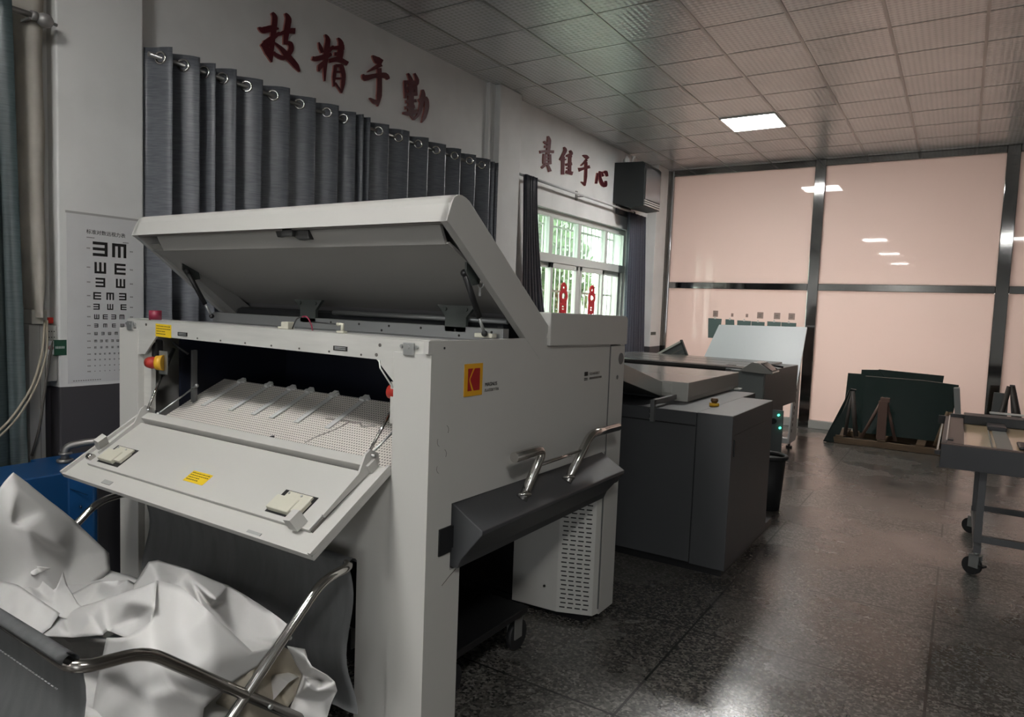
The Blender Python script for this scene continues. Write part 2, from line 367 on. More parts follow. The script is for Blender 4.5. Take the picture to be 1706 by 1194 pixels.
# outlines of the wall characters (y,z on the wall) and fold points of the paper sheets (metres)
CHARS={"ji":[[[[3.071,3.382],[3.073,3.377],[3.077,3.37],[3.079,3.363],[3.079,3.354],[3.079,3.339],[3.077,3.319],[3.074,3.295],[3.071,3.27],[3.068,3.243],[3.064,3.214],[3.061,3.185],[3.059,3.157],[3.063,3.131],[3.068,3.105],[3.074,3.084],[3.079,3.069]],[[3.086,3.397],[3.093,3.396],[3.103,3.393],[3.114,3.386],[3.122,3.372],[3.122,3.352],[3.12,3.33],[3.116,3.305],[3.113,3.28],[3.109,3.253],[3.104,3.223],[3.1,3.194],[3.097,3.167],[3.093,3.14],[3.09,3.113],[3.087,3.089],[3.084,3.071]]],[[[2.971,3.255],[2.974,3.249],[2.98,3.242],[2.991,3.235],[3.008,3.233],[3.028,3.24],[3.045,3.25],[3.061,3.258],[3.073,3.264],[3.088,3.274],[3.105,3.284],[3.121,3.293],[3.133,3.301]],[[2.975,3.261],[2.984,3.265],[2.996,3.267],[3.006,3.271],[3.012,3.276],[3.019,3.279],[3.032,3.286],[3.049,3.296],[3.068,3.305],[3.087,3.308],[3.106,3.309],[3.122,3.31],[3.133,3.309]]],[[[3.137,3.288],[3.124,3.279],[3.106,3.265],[3.086,3.249],[3.067,3.234],[3.05,3.219],[3.034,3.204],[3.02,3.193],[3.012,3.188],[3.011,3.181],[3.006,3.172],[2.998,3.163],[2.992,3.155]],[[3.149,3.278],[3.139,3.266],[3.125,3.25],[3.109,3.232],[3.095,3.216],[3.085,3.201],[3.074,3.185],[3.062,3.168],[3.048,3.151],[3.027,3.143],[3.011,3.141],[3.0,3.144],[2.993,3.147]]],[[[3.0,3.143],[3.005,3.137],[3.012,3.128],[3.02,3.118],[3.028,3.107],[3.041,3.098],[3.055,3.086],[3.067,3.075],[3.078,3.068]],[[3.041,3.174],[3.046,3.168],[3.054,3.159],[3.062,3.148],[3.071,3.137],[3.075,3.12],[3.08,3.102],[3.084,3.085],[3.085,3.072]]],[[[3.179,3.419],[3.181,3.411],[3.185,3.403],[3.187,3.393],[3.186,3.384],[3.185,3.373],[3.182,3.356],[3.178,3.336],[3.174,3.314],[3.173,3.289],[3.172,3.261],[3.171,3.235],[3.172,3.217]],[[3.191,3.43],[3.2,3.429],[3.212,3.426],[3.225,3.418],[3.235,3.405],[3.235,3.386],[3.231,3.366],[3.227,3.346],[3.223,3.325],[3.217,3.3],[3.211,3.27],[3.206,3.243],[3.201,3.224]]],[[[3.138,3.26],[3.152,3.268],[3.172,3.281],[3.194,3.293],[3.212,3.302],[3.226,3.307],[3.241,3.312],[3.256,3.315],[3.267,3.318]],[[3.129,3.271],[3.141,3.283],[3.159,3.298],[3.181,3.315],[3.201,3.33],[3.223,3.34],[3.243,3.348],[3.259,3.353],[3.27,3.357]]],[[[3.182,3.226],[3.19,3.226],[3.202,3.226],[3.212,3.226],[3.213,3.223],[3.214,3.22],[3.216,3.213],[3.216,3.205],[3.213,3.197],[3.206,3.183],[3.195,3.166],[3.183,3.151],[3.175,3.143],[3.166,3.14],[3.15,3.139],[3.132,3.14],[3.119,3.141],[3.112,3.142],[3.109,3.143],[3.105,3.146],[3.102,3.148]],[[3.184,3.242],[3.193,3.246],[3.208,3.251],[3.225,3.255],[3.243,3.254],[3.253,3.244],[3.258,3.231],[3.259,3.215],[3.255,3.197],[3.243,3.177],[3.227,3.155],[3.208,3.134],[3.185,3.117],[3.159,3.111],[3.136,3.111],[3.118,3.115],[3.104,3.119],[3.095,3.124],[3.091,3.132],[3.091,3.138],[3.091,3.142]]],[[[3.092,3.198],[3.1,3.193],[3.113,3.188],[3.126,3.181],[3.139,3.174],[3.151,3.164],[3.163,3.153],[3.176,3.142],[3.19,3.13],[3.209,3.12],[3.229,3.11],[3.248,3.1],[3.263,3.091],[3.278,3.086],[3.29,3.081],[3.301,3.077],[3.31,3.075]],[[3.099,3.208],[3.11,3.207],[3.125,3.205],[3.142,3.201],[3.16,3.197],[3.177,3.191],[3.194,3.184],[3.211,3.176],[3.229,3.169],[3.246,3.158],[3.265,3.147],[3.283,3.135],[3.299,3.124],[3.307,3.11],[3.312,3.098],[3.315,3.087],[3.315,3.078]]]],"jing":[[[[3.529,3.399],[3.531,3.392],[3.536,3.385],[3.539,3.377],[3.538,3.368],[3.538,3.356],[3.534,3.339],[3.53,3.317],[3.526,3.293],[3.525,3.265],[3.524,3.235],[3.523,3.203],[3.522,3.173],[3.525,3.145],[3.528,3.117],[3.531,3.094],[3.535,3.077]],[[3.539,3.408],[3.548,3.408],[3.559,3.406],[3.572,3.399],[3.582,3.387],[3.584,3.369],[3.582,3.349],[3.579,3.328],[3.576,3.305],[3.571,3.277],[3.565,3.244],[3.56,3.212],[3.556,3.182],[3.552,3.153],[3.549,3.123],[3.546,3.098],[3.544,3.08]]],[[[3.474,3.329],[3.474,3.321],[3.475,3.311],[3.477,3.299],[3.479,3.288],[3.485,3.28],[3.491,3.273],[3.496,3.266],[3.5,3.262]],[[3.482,3.334],[3.488,3.329],[3.496,3.322],[3.504,3.314],[3.512,3.307],[3.515,3.299],[3.519,3.29],[3.523,3.283],[3.525,3.277]]],[[[3.61,3.353],[3.598,3.343],[3.582,3.327],[3.566,3.312],[3.555,3.301]],[[3.626,3.347],[3.617,3.335],[3.603,3.318],[3.59,3.302],[3.581,3.29]]],[[[3.417,3.19],[3.422,3.19],[3.43,3.189],[3.444,3.19],[3.462,3.195],[3.483,3.204],[3.508,3.217],[3.532,3.229],[3.554,3.241],[3.571,3.253],[3.585,3.265],[3.596,3.274],[3.603,3.281]],[[3.425,3.217],[3.431,3.219],[3.438,3.22],[3.446,3.223],[3.456,3.228],[3.473,3.235],[3.495,3.247],[3.519,3.259],[3.538,3.27],[3.554,3.277],[3.569,3.284],[3.581,3.291],[3.59,3.295]]],[[[3.525,3.217],[3.516,3.21],[3.503,3.199],[3.489,3.186],[3.475,3.172],[3.472,3.158],[3.472,3.146],[3.473,3.136],[3.476,3.13]],[[3.547,3.204],[3.54,3.196],[3.529,3.184],[3.52,3.173],[3.514,3.165],[3.507,3.158],[3.5,3.149],[3.494,3.139],[3.489,3.132]]],[[[3.651,3.417],[3.654,3.41],[3.659,3.401],[3.662,3.392],[3.662,3.383],[3.663,3.371],[3.662,3.354],[3.659,3.335],[3.657,3.318],[3.656,3.303],[3.654,3.288],[3.651,3.275],[3.65,3.266]],[[3.662,3.426],[3.671,3.425],[3.684,3.423],[3.698,3.416],[3.71,3.405],[3.714,3.388],[3.714,3.368],[3.713,3.349],[3.713,3.331],[3.709,3.314],[3.705,3.298],[3.701,3.284],[3.698,3.274]]],[[[3.608,3.324],[3.63,3.33],[3.664,3.34],[3.697,3.35],[3.72,3.357]],[[3.606,3.344],[3.628,3.354],[3.661,3.368],[3.694,3.382],[3.717,3.392]]],[[[3.625,3.285],[3.642,3.29],[3.667,3.296],[3.691,3.303],[3.709,3.307]],[[3.625,3.309],[3.641,3.315],[3.666,3.324],[3.691,3.333],[3.708,3.34]]],[[[3.581,3.219],[3.596,3.226],[3.617,3.237],[3.639,3.246],[3.657,3.251],[3.678,3.254],[3.704,3.254],[3.73,3.253],[3.748,3.252]],[[3.569,3.243],[3.584,3.251],[3.606,3.264],[3.633,3.278],[3.663,3.289],[3.694,3.291],[3.724,3.289],[3.749,3.286],[3.766,3.284]]],[[[3.622,3.217],[3.62,3.202],[3.617,3.179],[3.613,3.155],[3.611,3.132],[3.612,3.112],[3.615,3.093],[3.617,3.076],[3.62,3.064]],[[3.654,3.224],[3.652,3.208],[3.648,3.186],[3.645,3.161],[3.643,3.14],[3.638,3.119],[3.635,3.098],[3.632,3.08],[3.629,3.066]]],[[[3.669,3.225],[3.675,3.215],[3.682,3.201],[3.69,3.186],[3.695,3.171],[3.697,3.156],[3.697,3.14],[3.696,3.123],[3.695,3.106],[3.696,3.087],[3.696,3.068],[3.696,3.05],[3.697,3.038]],[[3.712,3.248],[3.716,3.238],[3.724,3.223],[3.731,3.205],[3.737,3.187],[3.738,3.169],[3.737,3.15],[3.735,3.132],[3.733,3.113],[3.726,3.093],[3.719,3.071],[3.712,3.052],[3.706,3.039]]],[[[3.639,3.208],[3.651,3.211],[3.67,3.217],[3.689,3.222],[3.702,3.225]],[[3.638,3.228],[3.651,3.232],[3.67,3.239],[3.689,3.245],[3.702,3.249]]],[[[3.64,3.167],[3.654,3.171],[3.674,3.177],[3.695,3.183],[3.709,3.187]],[[3.639,3.181],[3.653,3.185],[3.674,3.191],[3.695,3.198],[3.709,3.202]]],[[[3.641,3.12],[3.655,3.124],[3.675,3.13],[3.696,3.136],[3.711,3.14]],[[3.64,3.134],[3.654,3.138],[3.675,3.144],[3.696,3.151],[3.71,3.155]]],[[[3.629,3.09],[3.642,3.08],[3.661,3.065],[3.68,3.05],[3.694,3.039]],[[3.642,3.101],[3.656,3.091],[3.675,3.076],[3.695,3.061],[3.709,3.051]]]],"yu":[[[[4.007,3.405],[4.01,3.395],[4.017,3.384],[4.026,3.373],[4.038,3.362],[4.056,3.36],[4.075,3.359],[4.091,3.359],[4.102,3.359]],[[4.015,3.412],[4.029,3.414],[4.047,3.415],[4.066,3.415],[4.083,3.418],[4.094,3.416],[4.109,3.414],[4.123,3.412],[4.133,3.411]]],[[[4.096,3.386],[4.085,3.376],[4.07,3.363],[4.052,3.348],[4.034,3.333],[4.014,3.317],[3.993,3.298],[3.974,3.282],[3.962,3.27]],[[4.125,3.361],[4.111,3.354],[4.093,3.343],[4.072,3.331],[4.051,3.318],[4.029,3.304],[4.004,3.289],[3.982,3.276],[3.966,3.267]]],[[[3.907,3.234],[3.904,3.226],[3.904,3.214],[3.912,3.201],[3.939,3.195],[3.969,3.207],[3.996,3.222],[4.023,3.237],[4.049,3.25],[4.076,3.259],[4.106,3.268],[4.133,3.275],[4.149,3.277],[4.156,3.279],[4.163,3.278],[4.172,3.275],[4.181,3.272]],[[3.921,3.242],[3.93,3.24],[3.939,3.237],[3.946,3.239],[3.946,3.243],[3.956,3.245],[3.98,3.255],[4.01,3.268],[4.04,3.28],[4.071,3.293],[4.103,3.305],[4.135,3.316],[4.165,3.323],[4.19,3.318],[4.203,3.307],[4.208,3.297],[4.209,3.291]]],[[[4.065,3.327],[4.066,3.306],[4.068,3.275],[4.07,3.241],[4.071,3.211],[4.071,3.186],[4.071,3.163],[4.07,3.141],[4.068,3.12],[4.07,3.098],[4.072,3.075],[4.073,3.054],[4.076,3.04]],[[4.112,3.343],[4.114,3.321],[4.117,3.29],[4.12,3.256],[4.122,3.225],[4.123,3.2],[4.124,3.177],[4.124,3.154],[4.123,3.131],[4.115,3.106],[4.105,3.08],[4.095,3.057],[4.086,3.041]]],[[[3.99,3.079],[3.997,3.073],[4.008,3.065],[4.021,3.058],[4.034,3.051],[4.05,3.05],[4.065,3.05],[4.078,3.051],[4.085,3.05]],[[3.995,3.084],[4.007,3.085],[4.023,3.084],[4.04,3.083],[4.054,3.084],[4.065,3.085],[4.076,3.087],[4.087,3.089],[4.096,3.091]]]],"qin":[[[[4.414,3.39],[4.418,3.38],[4.426,3.367],[4.434,3.352],[4.438,3.34],[4.44,3.329],[4.441,3.317],[4.441,3.305],[4.44,3.296]],[[4.432,3.401],[4.443,3.395],[4.458,3.385],[4.473,3.374],[4.486,3.362],[4.491,3.347],[4.493,3.332],[4.493,3.319],[4.494,3.311]]],[[[4.495,3.414],[4.499,3.404],[4.507,3.39],[4.514,3.376],[4.516,3.364],[4.516,3.357],[4.513,3.347],[4.508,3.337],[4.505,3.329]],[[4.514,3.425],[4.524,3.418],[4.538,3.408],[4.553,3.395],[4.563,3.382],[4.563,3.365],[4.557,3.35],[4.551,3.338],[4.547,3.331]]],[[[4.375,3.307],[4.39,3.307],[4.411,3.308],[4.436,3.31],[4.462,3.314],[4.489,3.322],[4.518,3.332],[4.544,3.341],[4.562,3.348]],[[4.38,3.327],[4.396,3.331],[4.417,3.337],[4.441,3.343],[4.464,3.349],[4.487,3.355],[4.515,3.362],[4.54,3.37],[4.558,3.374]]],[[[4.405,3.256],[4.43,3.264],[4.467,3.276],[4.504,3.288],[4.53,3.296]],[[4.401,3.28],[4.425,3.289],[4.462,3.303],[4.499,3.316],[4.524,3.325]]],[[[4.375,3.311],[4.378,3.285],[4.383,3.248],[4.387,3.211],[4.39,3.185]],[[4.404,3.32],[4.408,3.295],[4.413,3.258],[4.418,3.22],[4.422,3.195]]],[[[4.506,3.334],[4.507,3.314],[4.509,3.286],[4.511,3.257],[4.512,3.238]],[[4.539,3.344],[4.541,3.324],[4.543,3.296],[4.546,3.267],[4.548,3.248]]],[[[4.4,3.205],[4.428,3.214],[4.47,3.228],[4.512,3.241],[4.541,3.251]],[[4.395,3.229],[4.423,3.239],[4.464,3.253],[4.506,3.268],[4.535,3.278]]],[[[4.434,3.314],[4.433,3.268],[4.434,3.202],[4.434,3.136],[4.434,3.091]],[[4.493,3.33],[4.497,3.286],[4.502,3.221],[4.507,3.155],[4.511,3.11]]],[[[4.41,3.15],[4.436,3.158],[4.474,3.171],[4.512,3.184],[4.539,3.193]],[[4.405,3.173],[4.43,3.182],[4.468,3.195],[4.507,3.208],[4.533,3.217]]],[[[4.405,3.1],[4.428,3.108],[4.462,3.12],[4.497,3.131],[4.521,3.139]],[[4.399,3.123],[4.422,3.131],[4.457,3.143],[4.491,3.155],[4.515,3.163]]],[[[4.379,3.054],[4.392,3.054],[4.412,3.055],[4.437,3.058],[4.463,3.063],[4.49,3.075],[4.519,3.089],[4.544,3.101],[4.561,3.111]],[[4.379,3.071],[4.393,3.077],[4.412,3.084],[4.433,3.092],[4.453,3.101],[4.475,3.108],[4.503,3.119],[4.529,3.129],[4.548,3.136]]],[[[4.444,3.078],[4.456,3.07],[4.474,3.057],[4.492,3.045],[4.505,3.036]],[[4.471,3.096],[4.481,3.086],[4.497,3.072],[4.512,3.058],[4.523,3.048]]],[[[4.602,3.313],[4.598,3.304],[4.596,3.291],[4.592,3.277],[4.586,3.26],[4.585,3.238],[4.581,3.211],[4.577,3.183],[4.572,3.159],[4.568,3.14],[4.563,3.124],[4.557,3.109],[4.55,3.096],[4.54,3.081],[4.526,3.067],[4.513,3.054],[4.504,3.045]],[[4.624,3.32],[4.631,3.315],[4.638,3.305],[4.646,3.292],[4.651,3.273],[4.644,3.248],[4.636,3.219],[4.627,3.189],[4.617,3.163],[4.608,3.142],[4.599,3.124],[4.589,3.108],[4.577,3.092],[4.562,3.075],[4.545,3.06],[4.53,3.047],[4.52,3.039]]],[[[4.576,3.202],[4.594,3.212],[4.619,3.226],[4.639,3.235],[4.637,3.235],[4.637,3.232],[4.642,3.217],[4.644,3.196],[4.644,3.175],[4.642,3.156],[4.636,3.134],[4.629,3.112],[4.622,3.093],[4.619,3.078],[4.614,3.064],[4.61,3.051],[4.608,3.042]],[[4.557,3.22],[4.573,3.231],[4.598,3.248],[4.629,3.265],[4.669,3.273],[4.691,3.257],[4.698,3.235],[4.701,3.21],[4.701,3.187],[4.695,3.163],[4.687,3.138],[4.676,3.114],[4.667,3.094],[4.653,3.076],[4.639,3.061],[4.626,3.049],[4.616,3.041]]]],"ze":[[[[6.726,3.399],[6.727,3.39],[6.729,3.38],[6.73,3.368],[6.728,3.354],[6.729,3.335],[6.726,3.311],[6.723,3.287],[6.72,3.264],[6.717,3.246],[6.715,3.228],[6.712,3.213],[6.711,3.203]],[[6.749,3.408],[6.76,3.404],[6.775,3.397],[6.791,3.387],[6.803,3.371],[6.804,3.349],[6.801,3.324],[6.798,3.298],[6.795,3.276],[6.792,3.257],[6.789,3.239],[6.787,3.224],[6.785,3.213]]],[[[6.644,3.322],[6.649,3.318],[6.659,3.313],[6.674,3.307],[6.698,3.305],[6.726,3.311],[6.755,3.319],[6.781,3.327],[6.798,3.333]],[[6.667,3.337],[6.676,3.335],[6.687,3.332],[6.699,3.331],[6.706,3.332],[6.721,3.335],[6.744,3.342],[6.768,3.35],[6.786,3.355]]],[[[6.671,3.262],[6.696,3.266],[6.734,3.273],[6.772,3.279],[6.798,3.284]],[[6.673,3.288],[6.698,3.293],[6.736,3.299],[6.774,3.306],[6.8,3.311]]],[[[6.585,3.183],[6.605,3.19],[6.632,3.199],[6.664,3.209],[6.699,3.218],[6.741,3.226],[6.793,3.234],[6.842,3.241],[6.876,3.246]],[[6.571,3.212],[6.591,3.217],[6.62,3.225],[6.656,3.234],[6.696,3.243],[6.742,3.253],[6.795,3.262],[6.844,3.271],[6.879,3.277]]],[[[6.652,3.193],[6.652,3.184],[6.652,3.171],[6.651,3.156],[6.651,3.141],[6.651,3.127],[6.652,3.111],[6.653,3.097],[6.653,3.088]],[[6.714,3.203],[6.713,3.194],[6.711,3.18],[6.709,3.165],[6.708,3.151],[6.709,3.137],[6.709,3.122],[6.71,3.108],[6.71,3.098]]],[[[6.762,3.21],[6.766,3.189],[6.771,3.158],[6.776,3.126],[6.78,3.105]],[[6.818,3.223],[6.822,3.201],[6.827,3.17],[6.832,3.138],[6.836,3.117]]],[[[6.691,3.159],[6.713,3.164],[6.745,3.17],[6.777,3.176],[6.799,3.181]],[[6.69,3.173],[6.711,3.178],[6.743,3.184],[6.776,3.191],[6.798,3.195]]],[[[6.694,3.124],[6.715,3.128],[6.748,3.134],[6.78,3.141],[6.802,3.145]],[[6.692,3.138],[6.714,3.142],[6.746,3.149],[6.779,3.155],[6.801,3.159]]],[[[6.685,3.086],[6.71,3.091],[6.748,3.098],[6.785,3.105],[6.811,3.11]],[[6.683,3.106],[6.708,3.111],[6.746,3.118],[6.784,3.126],[6.81,3.131]]],[[[6.698,3.097],[6.681,3.086],[6.655,3.07],[6.63,3.055],[6.613,3.044]],[[6.731,3.083],[6.713,3.073],[6.687,3.057],[6.662,3.042],[6.644,3.031]]],[[[6.729,3.088],[6.734,3.083],[6.742,3.077],[6.751,3.069],[6.759,3.061],[6.766,3.051],[6.773,3.04],[6.779,3.029],[6.783,3.021]],[[6.765,3.104],[6.772,3.1],[6.782,3.094],[6.793,3.086],[6.804,3.078],[6.815,3.069],[6.827,3.058],[6.837,3.049],[6.845,3.042]]]],"ren":[[[[7.099,3.357],[7.104,3.35],[7.112,3.343],[7.115,3.335],[7.112,3.328],[7.107,3.316],[7.094,3.298],[7.077,3.278],[7.062,3.259],[7.048,3.242],[7.034,3.226],[7.022,3.212],[7.014,3.203]],[[7.121,3.368],[7.134,3.366],[7.152,3.362],[7.17,3.353],[7.18,3.337],[7.168,3.317],[7.149,3.295],[7.129,3.274],[7.111,3.256],[7.096,3.239],[7.081,3.223],[7.068,3.209],[7.059,3.199]]],[[[7.066,3.248],[7.068,3.225],[7.069,3.191],[7.071,3.155],[7.073,3.124],[7.075,3.1],[7.076,3.078],[7.078,3.06],[7.079,3.047]],[[7.134,3.26],[7.133,3.237],[7.133,3.202],[7.133,3.166],[7.133,3.135],[7.134,3.11],[7.135,3.088],[7.136,3.07],[7.136,3.057]]],[[[7.166,3.242],[7.153,3.238],[7.134,3.233],[7.115,3.227],[7.102,3.224]],[[7.175,3.232],[7.164,3.226],[7.146,3.219],[7.129,3.212],[7.118,3.207]]],[[[7.238,3.345],[7.244,3.339],[7.254,3.331],[7.259,3.324],[7.257,3.325],[7.251,3.321],[7.226,3.309],[7.197,3.296],[7.177,3.286]],[[7.271,3.362],[7.284,3.359],[7.302,3.353],[7.32,3.342],[7.321,3.322],[7.29,3.303],[7.255,3.288],[7.222,3.276],[7.2,3.268]]],[[[7.173,3.266],[7.2,3.27],[7.238,3.275],[7.277,3.28],[7.303,3.284]],[[7.177,3.287],[7.203,3.291],[7.242,3.297],[7.28,3.302],[7.307,3.306]]],[[[7.23,3.28],[7.23,3.244],[7.231,3.192],[7.232,3.139],[7.233,3.103]],[[7.292,3.292],[7.294,3.256],[7.297,3.204],[7.3,3.151],[7.303,3.115]]],[[[7.175,3.161],[7.204,3.168],[7.247,3.179],[7.291,3.19],[7.321,3.198]],[[7.162,3.186],[7.191,3.194],[7.233,3.207],[7.275,3.22],[7.305,3.229]]],[[[7.174,3.079],[7.205,3.08],[7.252,3.082],[7.3,3.084],[7.332,3.085]],[[7.188,3.114],[7.22,3.117],[7.268,3.12],[7.316,3.124],[7.35,3.127]]],[[[7.194,3.131],[7.215,3.136],[7.247,3.144],[7.278,3.151],[7.3,3.157]],[[7.187,3.148],[7.208,3.153],[7.24,3.161],[7.272,3.169],[7.293,3.174]]]],"yu2":[[[[7.579,3.359],[7.592,3.356],[7.61,3.353],[7.629,3.349],[7.64,3.345],[7.653,3.344],[7.669,3.341],[7.685,3.337],[7.697,3.335]],[[7.586,3.37],[7.603,3.375],[7.627,3.38],[7.656,3.385],[7.686,3.388],[7.709,3.384],[7.728,3.378],[7.742,3.373],[7.751,3.369]]],[[[7.665,3.336],[7.654,3.327],[7.639,3.314],[7.621,3.299],[7.604,3.286],[7.586,3.273],[7.566,3.259],[7.548,3.246],[7.536,3.237]],[[7.713,3.327],[7.699,3.318],[7.679,3.306],[7.657,3.291],[7.636,3.278],[7.613,3.265],[7.589,3.252],[7.568,3.24],[7.552,3.232]]],[[[7.509,3.156],[7.526,3.164],[7.551,3.174],[7.581,3.185],[7.614,3.198],[7.658,3.211],[7.708,3.226],[7.756,3.24],[7.789,3.249]],[[7.481,3.197],[7.5,3.2],[7.528,3.206],[7.56,3.213],[7.595,3.221],[7.636,3.236],[7.684,3.253],[7.73,3.269],[7.761,3.281]]],[[[7.642,3.296],[7.643,3.264],[7.645,3.218],[7.647,3.168],[7.647,3.126],[7.651,3.091],[7.652,3.059],[7.654,3.032],[7.657,3.013]],[[7.703,3.308],[7.706,3.276],[7.709,3.229],[7.713,3.179],[7.714,3.136],[7.707,3.099],[7.698,3.064],[7.688,3.036],[7.68,3.015]]],[[[7.565,3.043],[7.58,3.037],[7.605,3.03],[7.63,3.022],[7.646,3.016]],[[7.572,3.05],[7.596,3.051],[7.629,3.052],[7.662,3.053],[7.687,3.054]]]],"xin":[[[[7.977,3.227],[7.973,3.213],[7.967,3.194],[7.962,3.173],[7.956,3.154],[7.954,3.136],[7.952,3.118],[7.95,3.102],[7.949,3.091]],[[8.02,3.232],[8.021,3.219],[8.02,3.201],[8.019,3.18],[8.018,3.161],[8.014,3.143],[8.009,3.124],[8.005,3.108],[8.001,3.096]]],[[[8.045,3.261],[8.04,3.249],[8.034,3.232],[8.031,3.211],[8.033,3.191],[8.042,3.169],[8.057,3.146],[8.074,3.124],[8.096,3.106],[8.128,3.094],[8.166,3.088],[8.209,3.087],[8.27,3.102],[8.29,3.127],[8.287,3.148],[8.281,3.167],[8.275,3.179]],[[8.079,3.266],[8.082,3.255],[8.084,3.239],[8.089,3.222],[8.098,3.206],[8.114,3.189],[8.136,3.17],[8.159,3.154],[8.181,3.143],[8.198,3.136],[8.217,3.133],[8.228,3.132],[8.205,3.124],[8.206,3.122],[8.214,3.138],[8.22,3.158],[8.226,3.171]]],[[[8.092,3.26],[8.101,3.249],[8.116,3.234],[8.13,3.218],[8.139,3.207]],[[8.121,3.27],[8.136,3.261],[8.155,3.247],[8.175,3.234],[8.189,3.225]]],[[[8.174,3.256],[8.191,3.26],[8.212,3.266],[8.223,3.268],[8.207,3.266],[8.215,3.264],[8.231,3.252],[8.246,3.239],[8.259,3.23]],[[8.154,3.267],[8.163,3.274],[8.181,3.285],[8.212,3.298],[8.264,3.304],[8.286,3.29],[8.298,3.272],[8.305,3.256],[8.309,3.244]]]]}
